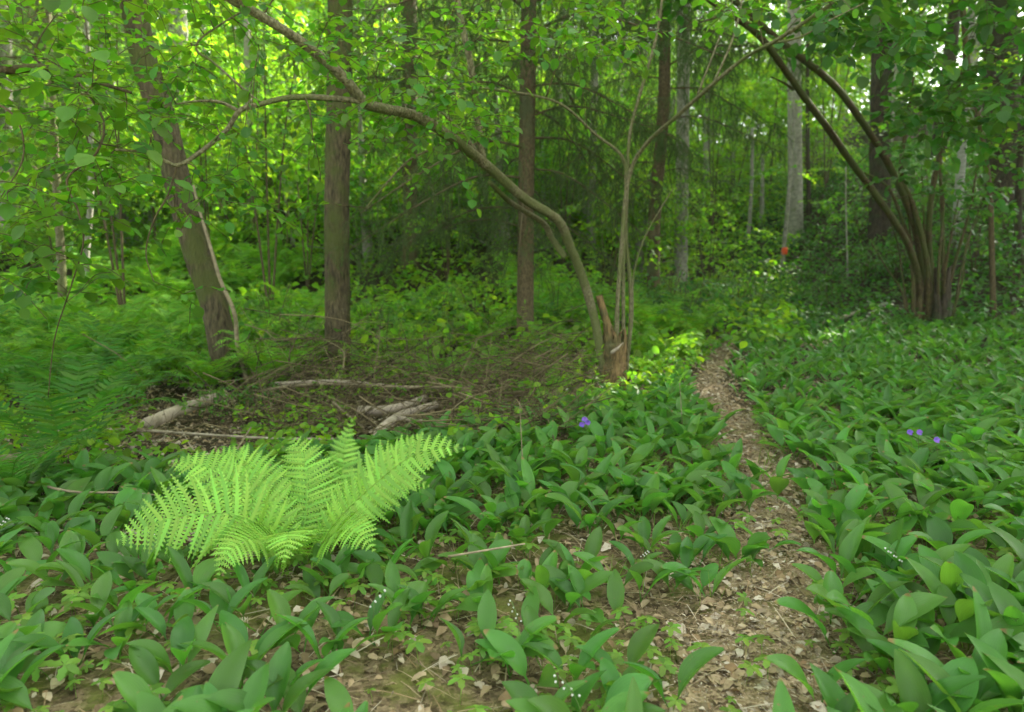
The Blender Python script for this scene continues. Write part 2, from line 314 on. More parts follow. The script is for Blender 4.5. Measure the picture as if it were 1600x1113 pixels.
u = np.linspace(-1, 1, 13); wob = 1+.18*np.sin(np.arange(len(PCs))*.7)+R0.normal(0, .06, len(PCs)); wob2 = 1+.18*np.sin(np.arange(len(PCs))*.53+2)+R0.normal(0, .06, len(PCs))
W2 = np.where(u[None] < 0, wob[:, None], wob2[:, None])*PWs[:, None]*1.02
PX = PCs[:, None]+Nn[:, None]*(u[None]*W2)[..., None]
PZ = gz(PX[..., 0], PX[..., 1])+.012-.011*(u[None]**4)
V = np.concatenate([PX, PZ[..., None]], -1).reshape(-1, 3); k = 13
i = (np.arange(len(PCs)-1)[:, None]*k+np.arange(k-1)[None]).ravel()
tag(link('path', mkmesh('path', V, [np.stack([i, i+1, i+k+1, i+k], -1)], M['path'])), 'narrow trodden footpath of dry leaves winding away', kind='structure')

# ------------------------------------------------------------------ leaf templates
def blade(nl, nw, wfun, fold=.15, curve=0., serr=0., zig=0.):
    """leaf of length 1 along +y; returns template"""
    t = np.linspace(0, 1, nl); s = np.linspace(-1, 1, nw)
    w_ = wfun(t)*(1+serr*np.where(np.arange(nl) % 2 == 0, 1, -1))
    X = s[None]*w_[:, None]; Y = t[:, None]+0*X-zig*np.abs(s[None])*w_[:, None]
    Z = fold*np.abs(X)-curve*(t[:, None]**2)+0*X
    V = np.stack([X, Y, Z], -1).reshape(-1, 3)
    i = (np.arange(nl-1)[:, None]*nw+np.arange(nw-1)[None]).ravel()
    uv = np.stack([(s[None]*.5+.5)+0*X, t[:, None]+0*X], -1).reshape(-1, 2)
    return V, [np.stack([i, i+1, i+nw+1, i+nw], -1)], uv
def wleaf(t, k=.38): return k*np.sin(np.pi*np.clip(t, 0, 1)**.75)**.8+.004
T_hazel = blade(9, 5, lambda t: .40*np.sin(np.pi*np.clip(t, .015, .985)**.85)**.7, .18, .12, .07)
T_mid = blade(5, 3, lambda t: .40*np.sin(np.pi*np.clip(t, .02, .98)**.85)**.75, .25, .12)
kv = A([[0, 0, 0], [.32, .42, .06], [0, 1, -.05], [-.32, .42, .06], [0, .45, 0]], float)
T_far = (kv, [A([[0, 1, 4], [1, 2, 4], [2, 3, 4], [3, 0, 4]])], kv[:, :2]*1.0)
T_far = (kv[:4], [A([[0, 1, 2], [0, 2, 3]])], kv[:4, :2])

def spray(rng, centers, rad, per, size, T, tilt=.45, flat=.12, gaps=False):
    """clumps of leaves in flat sprays around centers"""
    n = len(centers); P = np.repeat(centers, per, 0); rad = np.broadcast_to(rad, (n,))
    rr = np.repeat(rad, per)
    a = rng.random(n*per)*2*np.pi; r = np.sqrt(rng.random(n*per))*rr
    sl = rng.normal(0, .28, (n, 2)); sl = np.repeat(sl, per, 0)
    off = np.stack([np.cos(a)*r, np.sin(a)*r, 0*a], -1); off[:, 2] = off[:, 0]*sl[:, 0]+off[:, 1]*sl[:, 1]+rng.normal(0, 1, n*per)*rr*flat-.25*r**2/np.maximum(rr, .01)
    d = np.stack([np.cos(a+rng.normal(0, .8, n*per)), np.sin(a+rng.normal(0, .8, n*per)), rng.normal(-.25, .3, n*per)], -1)
    up = np.stack([rng.normal(0, tilt, n*per), rng.normal(0, tilt, n*per), np.ones(n*per)], -1)
    Q = P+off; k = unholed(Q) if gaps else slice(None)
    return scat(T, Q[k], basis(d[k], up[k]), (size*rng.uniform(.65, 1.2, n*per))[k]), Q[k]

# ------------------------------------------------------------------ lily of the valley
def lily_leaf(rng, L=.24, W=.030, pet=.30, lean=.5, arch=.9, cup=.5, twist=0., nl=13, nw=5):
    """blade rising from the ground, arching outward along +y"""
    t = np.linspace(0, 1, nl); ang = lean+arch*t**1.6           # angle from vertical
    ds = L/(nl-1); y = np.concatenate([[0], np.cumsum(np.sin(ang[:-1]))*ds]); z = np.concatenate([[0], np.cumsum(np.cos(ang[:-1]))*ds])
    b = np.clip((t-pet)/(1-pet), 0, 1); wd = np.where(t < pet, .0022+.002*t, W*np.sin(np.pi*np.clip(b, .03, .992)**.82)**.85+.0015)
    s = np.linspace(-1, 1, nw); ph = cup*np.abs(s)[None]*(1-.5*b[:, None])
    nv = np.stack([0*ang, -np.cos(ang), np.sin(ang)], -1)        # upper side normal
    wv = .0025*np.sin(t*9+rng.random()*6)[:, None]*s[None]
    tw = twist*t
    sx = np.stack([np.cos(tw), 0*tw, 0*tw], -1); sx = sx+nv*np.sin(tw)[:, None]
    P = np.stack([0*y, y, z], -1)[:, None]+sx[:, None]*(s[None]*wd[:, None]*np.cos(ph*.9))[..., None]+nv[:, None]*((wd[:, None]*np.abs(s)[None]*np.sin(ph))+wv)[..., None]
    i = (np.arange(nl-1)[:, None]*nw+np.arange(nw-1)[None]).ravel()
    uv = np.stack([np.broadcast_to(s*.5+.5, (nl, nw)), np.broadcast_to(t[:, None], (nl, nw))], -1).reshape(-1, 2)
    return P.reshape(-1, 3), [np.stack([i, i+1, i+nw+1, i+nw], -1)], uv
RL = np.random.default_rng(21)
LV = []
for k in range(14):
    LV.append(dict(L=RL.uniform(.19, .26), W=RL.uniform(.028, .041), pet=RL.uniform(.22, .36), lean=RL.uniform(.3, .85), arch=RL.uniform(.5, 1.2), cup=RL.uniform(.25, .8), twist=RL.normal(0, .35)))
LT = [lily_leaf(RL, **v) for v in LV]
LTlow = [lily_leaf(RL, **v, nl=8, nw=3) for v in LV]
LM = [mkmesh('leaf', t[0], t[1], M['lily'], t[2]) for t in LT]
bt = G()   # flower stalk with bells
ball = blade(2, 2, lambda t: .5)
def sphere(c, r, k=6, m=4):
    th = np.linspace(.15, np.pi-.1, m+1); ph = np.linspace(0, 2*np.pi, k, endpoint=False)
    V = A([[np.sin(a)*np.cos(b_), np.sin(a)*np.sin(b_), np.cos(a)] for a in th for b_ in ph])*r+c
    F = [[i*k+j, i*k+(j+1) % k, (i+1)*k+(j+1) % k, (i+1)*k+j] for i in range(m) for j in range(k)]
    return V, [A(F)]
def stalk_mesh():
    P = cr([(0, 0, 0), (.01, .01, .08), (.03, .02, .15), (.06, .03, .185)], 4); return mkmesh('flower_stem', tube(P, .0014, 5)[0], tube(P, .0014, 5)[1], M['stem'])
STALK = stalk_mesh()
g = G()
for i in range(7): g.add(*sphere(A([.018+.009*i, .012+.004*i+(.006 if i % 2 else -.006), .135+.008*i-.004]), .0035))
BELLS = g.mesh('bell_flowers', M['bell'])

bpx = A([[-400, 770], [0, 768], [200, 748], [330, 752], [560, 712], [700, 690], [850, 655], [900, 632], [985, 622], [1050, 592], [1100, 548], [1140, 528], [1250, 516], [1400, 508], [1700, 496], [2200, 480]], float)
def lily_ok(P, rng):
    px, py, f = proj(P)
    ok = (f > .6) & (py > np.interp(px, bpx[:, 0], bpx[:, 1])+rng.normal(0, 5, len(px)))
    d = pathd(P[:, 0], P[:, 1]); ok &= (d > np.where(P[:, 1] > 3, .08, -.02)+rng.normal(0, .05, len(px)).clip(-.06, .2))
    near = py > 860
    thin = near & (px > 560) & (px < 1130)                       # bare soil in front
    keep = np.where(thin, rng.random(len(px)) < .62, True)
    keep &= ~((px > 700) & (px < 930) & (py > 860) & (py < 905) & (rng.random(len(px)) < .5))
    keep &= ~((px > 560) & (px < 780) & (py > 1040) & (rng.random(len(px)) < .6))
    keep &= ~((px < 420) & (py > 930) & (rng.random(len(px)) < .35))
    keep &= ~((px > 1130) & (px < 1300) & (rng.random(len(px)) < .4) & (py < 720))
    return ok & keep
rng = np.random.default_rng(5)
cand = []
n0 = 30000
X = rng.uniform(-9, 14, n0*3); Y = rng.uniform(.9, 12.5, n0*3)
dens = np.where(Y < 3.4, 150, np.where(Y < 6, 165, 130))/ (n0*3/(23*11.6))
keep = rng.random(n0*3) < dens
P = np.stack([X, Y, gz(X, Y)], -1)[keep]
px, py, f = proj(P); P = P[(px > -250) & (px < 1850) & (py < 1330)]
P = P[lily_ok(P, rng)]
# patchiness
pt = np.sin(P[:, 0]*2.3+1)*np.cos(P[:, 1]*2.9)+np.sin(P[:, 0]*5.1+P[:, 1]*4.3); P = P[rng.random(len(P)) < np.where(pt < -.9, .45, 1)]
# fern base keeps its spot clear
FB = hit(478, 893)
P = P[np.linalg.norm(P[:, :2]-FB[:2], axis=1) > .10]
SB0 = hit(960, 618); P = P[~((np.abs(P[:, 0]-SB0[0]) < .22) & (P[:, 1] > SB0[1]-.38) & (P[:, 1] < SB0[1]+.2))]
print('lily plants', len(P))
px, py, f = proj(P); vis = (px > -40) & (px < 1640) & (py < 1190)
order = np.argsort(np.where(vis, f, 99)); near = order[:300]; rest = order[300:]
def lily_pair(rng):
    a = rng.random()*2*np.pi; return [(a, rng.integers(14)), (a+rng.uniform(1.6, 3.6), rng.integers(14))]+([(a+rng.uniform(3.5, 5), rng.integers(14))] if rng.random() < .12 else [])
zones = [('fern', 'lily of the valley plant growing at the foot of the bright fern', 'lily of the valley around the fern'),
         ('left', 'dark green lily of the valley plant left of the fern', 'lily of the valley left of the fern'),
         ('mid', 'broad leaved lily of the valley plant between the fern and the footpath', 'lily of the valley between fern and path'),
         ('right', 'large lily of the valley plant on the right side of the footpath', 'lily of the valley right of the path')]
for c, i in enumerate(near):
    p_ = P[i]; dF = np.linalg.norm(p_[:2]-FB[:2])
    pc = PCs[np.abs(PCs[:, 1]-p_[1]).argmin(), 0]
    z = 0 if dF < .45 else 3 if p_[0] > pc else 1 if p_[0] < FB[0] else 2
    s = rng.uniform(.75, 1.1)*(1.03 if z == 3 else .82)
    e = empty('lily_of_the_valley', p_, 0, s); tag(e, zones[z][1], 'plant', zones[z][2])
    e.rotation_euler = (rng.normal(0, .1), rng.normal(0, .1), 0)
    if p_[1] < 1.15: s *= .8
    for a, k in lily_pair(rng): link('leaf', LM[k], e, (0, 0, 0), a)
    if rng.random() < .04:
        st = link('flower_stem', STALK, e, (0, 0, 0), rng.random()*6); link('bell_flowers', BELLS, st)
g = G(); arr = P[rest]
PP = []; AA = []; KK = []; SS = []
for p_ in arr:
    s = rng.uniform(.7, 1.05)
    if p_[1] > 4.5: s *= .84
    for a, k in lily_pair(rng): PP.append(p_); AA.append(a); KK.append(k); SS.append(s)
PP = A(PP); AA = A(AA); KK = A(KK); SS = A(SS)
tl = rng.normal(0, .12, (len(PP), 2))
Rm = np.zeros((len(PP), 3, 3)); Rm[:, 0, 0] = np.cos(AA); Rm[:, 0, 1] = -np.sin(AA); Rm[:, 1, 0] = np.sin(AA); Rm[:, 1, 1] = np.cos(AA); Rm[:, 2, 2] = 1; Rm[:, 0, 2] = tl[:, 0]; Rm[:, 1, 2] = tl[:, 1]
for k in range(14):
    mk = (KK == k) & (PP[:, 1] < 5); 
    if mk.any(): g.add(*scat(LT[k], PP[mk], Rm[mk], SS[mk]))
    mk = (KK == k) & (PP[:, 1] >= 5)
    if mk.any(): g.add(*scat(LTlow[k], PP[mk], Rm[mk], SS[mk]))
tag(link('lily_ground_cover', g.mesh('lily_ground_cover', M['lily'])), 'dense carpet of lily of the valley leaves spreading back from the path', 'ground cover', kind='stuff')

# ------------------------------------------------------------------ ferns
def frond_geo(rng, P, L=None, npair=26, wmax=.13, detail=True, stipe=.2, droop=.25, upv=None):
    """P: control points of the rachis (k,3). returns leaf G and stem G"""
    C_ = cr(P, 12); seg = np.linalg.norm(np.diff(C_, axis=0), axis=1); cs = np.concatenate([[0], np.cumsum(seg)]); L = cs[-1]
    g = G(); r = np.interp(np.linspace(0, 1, len(C_)), [0, .3, 1], [.0032, .0022, .0006]); g.add(*tube(C_, r, 5))
    us = stipe+(1-stipe)*(np.linspace(0, 1, npair)**.93)*.985
    pos = np.stack([np.interp(us*L, cs, C_[:, k]) for k in range(3)], -1)
    Tg = np.gradient(C_, axis=0); tg = nrm(np.stack([np.interp(us*L, cs, Tg[:, k]) for k in range(3)], -1))
    upv = A([0, 0, 1.]) if upv is None else upv
    side = nrm(np.cross(tg, upv)); nr = np.cross(side, tg)
    b = (us-stipe)/(1-stipe); prof = np.interp(b, [0, .12, .38, .7, .9, 1], [.45, .72, 1, .66, .26, .03])*wmax
    gap = L*(1-stipe)/npair
    for sg in (-1, 1):
        for i in range(npair):
            ln = prof[i]*rng.uniform(.86, 1.08); fwd = (.14 if detail else .30)+.25*b[i]+rng.normal(0, .06)
            d0 = nrm(side[i]*sg+tg[i]*fwd+nr[i]*.12)
            nn = nrm(nr[i]+rng.normal(0, .2, 3)); m_ = max(5, int(14*ln/wmax)+2) if detail else 5
            s = np.linspace(0, 1, m_); pc = pos[i]+d0*(ln*s)[:, None]-nn*(droop*ln*s**2)[:, None]+tg[i]*(.12*ln*s**2)[:, None]
            pt_ = nrm(np.gradient(pc, axis=0)); ps = nrm(np.cross(pt_, nn)); hw = (gap*(.74 if detail else .43))*min(1, .25+prof[i]/wmax*1.6)*np.interp(s, [0, .15, .6, 1], [.85, 1, .66, .05])
            if detail:
                # pinnules: small tapering lobes on both sides
                v = np.stack([pc-ps*hw[:, None]*.36, pc+nn*.0008, pc+ps*hw[:, None]*.36], 1); j = np.arange(m_-1)*3
                g.add(v.reshape(-1, 3), [np.stack([j, j+1, j+4, j+3], -1), np.stack([j+1, j+2, j+5, j+4], -1)])
                for q in (-1, 1):
                    st = ln/m_; o_ = pc[:-1]; dd = ps[:-1]*q*hw[:-1, None]+pt_[:-1]*hw[:-1, None]*.45
                    z_ = -nn*hw[:-1, None]*.18
                    v = np.stack([o_-pt_[:-1]*st*.40, o_+pt_[:-1]*st*.40, o_+dd*.65+pt_[:-1]*st*.34+z_*.3, o_+dd*1.08+z_, o_+dd*.62-pt_[:-1]*st*.32+z_*.3], 1)
                    k_ = len(o_); f = np.arange(k_)[:, None]*5+A([[0, 1, 2, 3, 4]] if q > 0 else [[4, 3, 2, 1, 0]])
                    g.add(v.reshape(-1, 3), [f])
            else:
                v = np.stack([pc-ps*hw[:, None], pc+nn*.0, pc+ps*hw[:, None]], 1); v[1::2, 0] += ps[1::2]*hw[1::2, None]*.35; v[1::2, 2] -= ps[1::2]*hw[1::2, None]*.35
                j = np.arange(m_-1)*3; g.add(v.reshape(-1, 3), [np.stack([j, j+1, j+4, j+3], -1), np.stack([j+1, j+2, j+5, j+4], -1)])
    return g
RF = np.random.default_rng(3)
e = empty('fern', FB); tag(e, 'bright yellow green lady fern spreading its fronds over the lily leaves', 'fern')
dB = FB[1]
# rachis points of each frond: (px, py, depth from the base), half width of the blade, lean of the blade
fr = [([(458, 870, -.02), (420, 832, -.06), (370, 806, -.10), (300, 804, -.14), (235, 820, -.17), (180, 848, -.19)], .15, (0, -.95, .6)),
      ([(452, 850, 0), (425, 808, .02), (390, 772, .05), (345, 742, .08), (305, 725, .10), (262, 722, .11)], .125, (.1, -.55, .7)),
      ([(456, 840, .03), (428, 780, .10), (402, 738, .16), (370, 715, .20), (330, 706, .22)], .115, (.2, -.6, .6)),
      ([(470, 850, .03), (478, 800, .10), (479, 745, .17), (470, 705, .22), (452, 684, .25)], .125, (-.1, -.5, .8)),
      ([(490, 850, .05), (524, 795, .16), (535, 735, .26), (540, 690, .32), (550, 655, .36)], .082, (.1, -.6, .5)),
      ([(500, 850, .04), (550, 785, .12), (595, 735, .20), (630, 700, .25), (662, 676, .28)], .10, (-.2, -.6, .6)),
      ([(495, 860, 0), (530, 810, -.02), (585, 757, -.04), (640, 715, -.05), (690, 700, -.06), (728, 702, -.06)], .115, (.15, -.7, .7)),
      ([(470, 870, -.03), (458, 842, -.12), (452, 832, -.22), (448, 846, -.30), (442, 880, -.36)], .10, (0, -.2, 1)),
      ([(462, 872, -.02), (430, 848, -.10), (392, 842, -.19), (358, 862, -.26), (340, 900, -.30)], .11, (0, -.6, .8)),
      ([(488, 872, -.03), (512, 842, -.11), (538, 828, -.19), (565, 838, -.26), (585, 862, -.30)], .105, (0, -.5, .8)),
      ([(492, 850, .02), (540, 800, .05), (590, 768, .08), (640, 752, .10), (672, 760, .11)], .10, (0, -.5, .8))]
for pts, wm, uvv in fr:
    P_ = [A([0, 0, 0])+RF.normal(0, .008, 3)*A([1, 1, 0])]+[at(a, b, dB+dd)-FB for a, b, dd in pts]
    gg = frond_geo(RF, P_, npair=23, wmax=wm*1.2, stipe=.2, droop=RF.uniform(.18, .38), upv=nrm(A(uvv, )))
    link('frond', gg.mesh('frond', M['fern_hero'], smooth=False), e)
# background ferns: shared variants
def fern_variant(rng, nf=10, L=.7):
    ms = []
    for i in range(nf):
        a = i/nf*2*np.pi+rng.normal(0, .2); l = L*rng.uniform(.75, 1.1); el = rng.uniform(.8, 1.35)
        d = A([np.cos(a), np.sin(a), 0]); P_ = [d*.02, d*l*.25+A([0, 0, l*.35*el]), d*l*.5+A([0, 0, l*.58*el]), d*l*.78+A([0, 0, l*.66*el]), d*l*1.0+A([0, 0, l*.55*el])]
        ms.append(frond_geo(rng, P_, npair=22, wmax=.15*L/.7, detail=False))
    return ms
FV = [fern_variant(RF, 10+k % 3) for k in range(4)]
FVm = []
for v in FV:
    FVm.append([g_.mesh('frond', M['fern'], smooth=False) for g_ in v])
M['fern_shade'] = leafmat('shaded_frond', (.06, .17, .024), (.13, .37, .02), .4, .6, .02, .25, .2)  # darker copy of the fern material, shade of the ditch put into its colour
FVshade = []
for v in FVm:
    FVshade.append([])
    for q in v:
        c_ = q.copy(); c_.materials[0] = M['fern_shade']; FVshade[-1].append(c_)
def merged(v):
    g = G()
    for q in v:
        F = [np.concatenate(f) for f in q.F.values()]; g.add(np.concatenate(q.V), F)
    return g.mesh('fern', M['fern'], smooth=False)
FVmerge = [merged(v) for v in FV]
def place_fern(x, y, s, label, group, parts, rng):
    k = rng.integers(4); z = float(gz(x, y))-.01; rz = rng.random()*6.28
    if parts:
        e = empty('fern', (x, y, z), rz, s)
        for m_ in FVshade[k]: link('frond', m_, e)
    else: e = link('fern', FVmerge[k], None, (x, y, z), rz, s)
    e.rotation_euler = (rng.normal(0, .12), rng.normal(0, .12), rz)
    tag(e, label, 'fern', group); return e
rng = np.random.default_rng(11)
nearf = [(135, 660, 1.15, 'large shade-darkened fern beside the pale log in the left ditch'), (60, 640, 1.1, 'fern in the left ditch behind the thin lying stick'), (165, 600, 1.0, 'fern behind the left end of the pale log'), (100, 735, 1.05, 'dark fern tuft below the thin lying stick'),
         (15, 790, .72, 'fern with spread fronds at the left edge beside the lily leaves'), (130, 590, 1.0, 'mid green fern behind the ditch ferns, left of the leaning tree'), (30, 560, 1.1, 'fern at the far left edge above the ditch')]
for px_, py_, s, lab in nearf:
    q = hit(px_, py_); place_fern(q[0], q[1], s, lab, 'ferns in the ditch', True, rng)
for i in range(110):
    px_ = rng.uniform(-60, 500); Y_ = rng.uniform(5.6, 13); q = at(px_, 500, Y_)
    place_fern(q[0], Y_, rng.uniform(.6, 1.05), 'green fern in the fern bed behind the leaning tree', 'ferns of the left fern bed', False, rng)
for i in range(22):
    px_ = rng.uniform(520, 1080); Y_ = rng.uniform(7.0, 11); q = at(px_, 500, Y_)
    place_fern(q[0], Y_, rng.uniform(.8, 1.2), 'green fern behind the spruce trunk and the broken hazel', 'ferns behind the spruce', False, rng)
for i, (px_, py_) in enumerate([(1010, 590), (1040, 570), (1075, 565), (1005, 560), (700, 610), (860, 640), (760, 600)]):
    q = hit(px_, py_); place_fern(q[0], q[1], rng.uniform(.35, .6), 'small fern growing close to the broken hazel stump and brush', 'small ferns near the stump', False, rng)

# ------------------------------------------------------------------ growing foliage on skeletons
class Skel:
    def __init__(s): s.P = np.zeros((0, 3)); s.r = np.zeros(0); s.g = G(); s.tw = G()
    def stem(s, P, r0, r1, k=10, n=8, knob=.06, keep=True):
        C_ = cr(P, n); r = np.linspace(1, 0, len(C_))**.9*(r0-r1)+r1
        if keep: s.P = np.vstack([s.P, C_[2:]]); s.r = np.concatenate([s.r, r[2:]])
        return tube(C_, r, k, knob)
    def grow(s, rng, targets, T, lf, maxlen=1.2, sp=.045, sag=.12, side=True):
        D = np.linalg.norm(targets[:, None]-s.P[None], axis=-1).min(1); outs = []; PO = []; DI = []; SZ = []
        for t in targets[np.argsort(D)]:
            d = np.linalg.norm(s.P-t, axis=1); k = d.argmin()
            if d[k] < .04: continue
            a = s.P[k]
            L_ = d[k]
            mid = (a+t)/2+A([0, 0, sag*L_])+rng.normal(0, .06*L_, 3); mid2 = a*.25+t*.75+A([0, 0, sag*.7*L_])+rng.normal(0, .03*L_, 3)
            C_ = cr([a, mid, mid2, t], max(3, int(L_/.12)+2)); r0 = min(s.r[k]*.6, .0025+.006*L_); r = np.linspace(r0, .0012, len(C_))
            s.tw.add(*tube(C_, r, 5 if L_ > .3 else 4)); s.P = np.vstack([s.P, C_[2:]]); s.r = np.concatenate([s.r, r[2:]])
            seg = np.linalg.norm(np.diff(C_, axis=0), axis=1).sum()
            tws = [C_[int(len(C_)*.25):]]
            if side:
                for q in range(int(2+L_*4)):
                    b = C_[rng.integers(len(C_)//3, len(C_))]; dr = nrm(C_[-1]-C_[0]); sd_ = nrm(np.cross(dr, A([0, 0, 1.]))+rng.normal(0, .3, 3))*(1 if q % 2 else -1)
                    l = rng.uniform(.12, .3); e_ = b+(dr*.7+sd_*.8)*l+A([0, 0, -.06*l]); cc = cr([b, (b+e_)/2+A([0, 0, .03]), e_], 3); s.tw.add(*tube(cc, [.0018]*len(cc), 3)); tws.append(cc)
            for cc in tws:
                ll = np.linalg.norm(np.diff(cc, axis=0), axis=1).sum(); n_ = max(2, int(ll/sp)); t_ = np.linspace(.08, 1, n_)*(len(cc)-1)
                ii = np.clip(t_.astype(int), 0, len(cc)-2); fr_ = (t_-ii)[:, None]; pp = cc[ii]*(1-fr_)+cc[ii+1]*fr_; dr = nrm(cc[ii+1]-cc[ii])
                sd_ = nrm(np.cross(dr, A([0, 0, 1.])))*np.where(np.arange(n_) % 2, 1, -1)[:, None]; sd_[-1] = 0
                PO.append(pp); DI.append(dr*.6+sd_*.9+rng.normal(0, .18, (n_, 3))+A([0, 0, -.25])); SZ.append(lf*rng.uniform(.6, 1.15, n_))
        if not PO: return None
        PO = np.vstack(PO); DI = np.vstack(DI); SZ = np.concatenate(SZ); up = A([0, 0, 1.])+rng.normal(0, .33, PO.shape)
        return PO, DI, SZ, up
    def leaves(s, res, T, mat, name='foliage'):
        PO, DI, SZ, up = res; g = G(); g.add(*scat(T, PO, basis(DI, up), SZ)); return g.mesh(name, mat)

def pxpath(pts): return [at(a, b, c) for a, b, c in pts]
HOLES = [hit(985, 622), hit(968, 612), hit(1325, 526), hit(1300, 522), hit(1345, 530), hit(1035, 575), hit(1310, 470), hit(1290, 425)]
HOLES = [h+A([0, 0, .1]) for h in HOLES]
HR = [.42, .28, .5, .4, .4, .25, .25, .42]
def unholed(P):
    """mask: True where a leaf does not stand in a gap through which the sun reaches the forest floor"""
    ok = np.ones(len(P), bool)
    for h, r in zip(HOLES, HR):
        q = P-h; t = q@SUNDIR; d = np.linalg.norm(q-t[:, None]*SUNDIR, axis=1); ok &= ~((t > .5) & (d < r))
    return ok
def filt(res):
    k = unholed(res[0]); return tuple(a[k] for a in res)

# --- middle hazel with broken stump
rng = np.random.default_rng(31)
hz = empty('hazel_tree', (0, 0, 0)); tag(hz, 'hazel with a broken rotten stump and one long stem arching left over the ditch', 'tree')
SB = hit(960, 618); dS = SB[1]
g = G()
g.add(*tube(cr([SB+A([0, 0, -.05]), SB+A([0, 0, .12]), SB+A([-.005, 0, .28]), SB+A([-.01, 0, .42])], 5), np.interp(np.linspace(0, 1, 16), [0, .2, 1], [.13, .108, .098]), 18, .22, rng))
# splinters round the broken rim
for k in range(34):
    a = k/34*6.283; c = SB+A([.086*np.cos(a)-.01, .086*np.sin(a), .40]); h = rng.uniform(.03, .16)
    g.add(*tube(cr([c-A([0, 0, .1]), c+A([rng.normal(0, .008), 0, h*.5]), c+A([rng.normal(0, .015), 0, h])], 3), A([.022, .02, .016, .014, .01, .006, .001])*rng.uniform(.4, .9), 5, .3, rng))
link('stump', g.mesh('stump', M['rot'], smooth=False), hz)
sk = Skel()
arch = [(944, 560, dS-.02), (930, 505, dS-.05), (912, 440, dS-.15), (893, 390, dS-.3), (872, 345, dS-.45), (820, 311, dS-.75), (765, 262, dS-1.1), (720, 226, dS-1.35), (675, 196, dS-1.6), (640, 178, dS-1.72), (600, 170, dS-1.85), (570, 160, dS-1.95), (540, 125, dS-2.05), (505, 92, dS-2.12), (460, 58, dS-2.2), (405, 24, dS-2.25), (350, -8, dS-2.3), (270, -60, dS-2.3)]
Pa = pxpath(arch); Pa[0] = SB+A([-.07, 0, .1])
link('stem', G().add(*sk.stem(Pa, .034, .016, 12, 12, .13)).mesh('stem', M['barkhazel']), hz)
def stem(pts, r0, r1, name='stem', mat='barkhazel', k=9, base=None, par=None, skel=None):
    P_ = pxpath(pts)
    if base is not None: P_[0] = base
    return link(name, G().add(*(skel or sk).stem(P_, r0, r1, k, 10, .13)).mesh(name, M[mat]), par or hz)
stem([(883, 402, dS-.27), (862, 372, dS-.3), (848, 348, dS-.4), (800, 318, dS-.7), (765, 285, dS-1.0)], .026, .014)
stem([(757, 262, dS-1.15), (751, 225, dS-1.2), (748, 190, dS-1.22), (735, 100, dS-1.3), (722, 40, dS-1.35), (712, -20, dS-1.4), (700, -120, dS-1.5)], .022, .014)
stem([(757, 256, dS-1.15), (735, 225, dS-1.2), (705, 190, dS-1.2), (690, 175, dS-1.2)], .016, .006, 'branch')
stem([(745, 245, dS-1.2), (715, 225, dS-1.25), (680, 232, dS-1.3), (640, 250, dS-1.35), (605, 285, dS-1.4), (572, 325, dS-1.45)], .010, .004, 'branch')
stem([(575, 162, dS-1.95), (545, 156, dS-2.0), (460, 152, dS-2.1), (400, 165, dS-2.15), (374, 174, dS-2.2), (352, 205, dS-2.2), (310, 240, dS-2.25), (278, 258, dS-2.3), (255, 250, dS-2.3), (225, 238, dS-2.35), (180, 234, dS-2.4)], .014, .005, 'branch')
stem([(374, 174, dS-2.2), (345, 160, dS-2.2), (310, 158, dS-2.25), (275, 163, dS-2.3)], .009, .004, 'branch')
stem([(405, 160, dS-2.15), (370, 130, dS-2.15), (330, 95, dS-2.1), (308, 80, dS-2.1), (312, 62, dS-2.1), (345, 38, dS-2.1), (378, 18, dS-2.2)], .006, .004, 'branch')
stem([(276, 260, dS-2.3), (262, 305, dS-2.3), (240, 345, dS-2.35), (228, 395, dS-2.35), (240, 440, dS-2.4)], .005, .002, 'branch', 'twig')
for n_, pts in enumerate([[(982, 590, dS), (974, 520, dS-.02), (974, 450, dS), (975, 350, dS), (978, 290, dS-.02), (972, 245, dS-.05), (930, 210, dS-.15), (870, 160, dS-.4), (770, 140, dS-.7), (715, 138, dS-.9)],
            [(985, 585, dS), (984, 520, dS+.03), (985, 450, dS+.03), (978, 370, dS+.03), (980, 300, dS+.02), (984, 210, dS), (1005, 130, dS-.05), (1025, 60, dS-.1), (1036, -10, dS-.15), (1050, -120, dS-.2)],
            [(970, 590, dS-.05), (964, 500, dS-.08), (970, 400, dS-.08), (982, 280, dS-.1), (1010, 225, dS-.25), (1060, 180, dS-.5), (1110, 135, dS-.8), (1165, 90, dS-1.05), (1215, 62, dS-1.3), (1290, 12, dS-1.5), (1360, -40, dS-1.7)],
            [(988, 585, dS-.05), (988, 500, dS-.1), (990, 430, dS-.12), (1008, 370, dS-.15), (1030, 330, dS-.2), (1052, 295, dS-.3)]]):
    stem(pts, [.017, .016, .019, .008][n_], [.006, .008, .008, .004][n_], base=SB+A([(.05, .07, .02, .09)[n_], 0, .12]))
stem([(1115, 130, dS-.8), (1145, 60, dS-.8), (1160, -5, dS-.8), (1170, -100, dS-.8)], .008, .004, 'branch')
stem([(1090, 148, dS-.7), (1120, 70, dS-.7), (1145, 0, dS-.7)], .007, .004, 'branch')
stem([(1195, 70, dS-1.2), (1250, 58, dS-1.25), (1300, 30, dS-1.3), (1350, 5, dS-1.3)], .007, .003, 'branch')
# bare snag and mossy fallen limb
link('snag', G().add(*tube(cr([SB+A([-.03, -.03, .25]), at(952, 520, dS-.05), at(944, 490, dS-.05), at(936, 462, dS-.05)], 5), np.linspace(.036, .026, 16), 9, .14, rng)).mesh('snag', M['rot'], smooth=False), hz)
link('splinter', G().add(*tube(cr([at(955, 552, dS-.1), at(964, 545, dS-.12), at(974, 535, dS-.1)], 3), [.012, .016, .014, .012, .008, .005, .002], 6, .2, rng)).mesh('splinter', M['paledead'], smooth=False), hz)
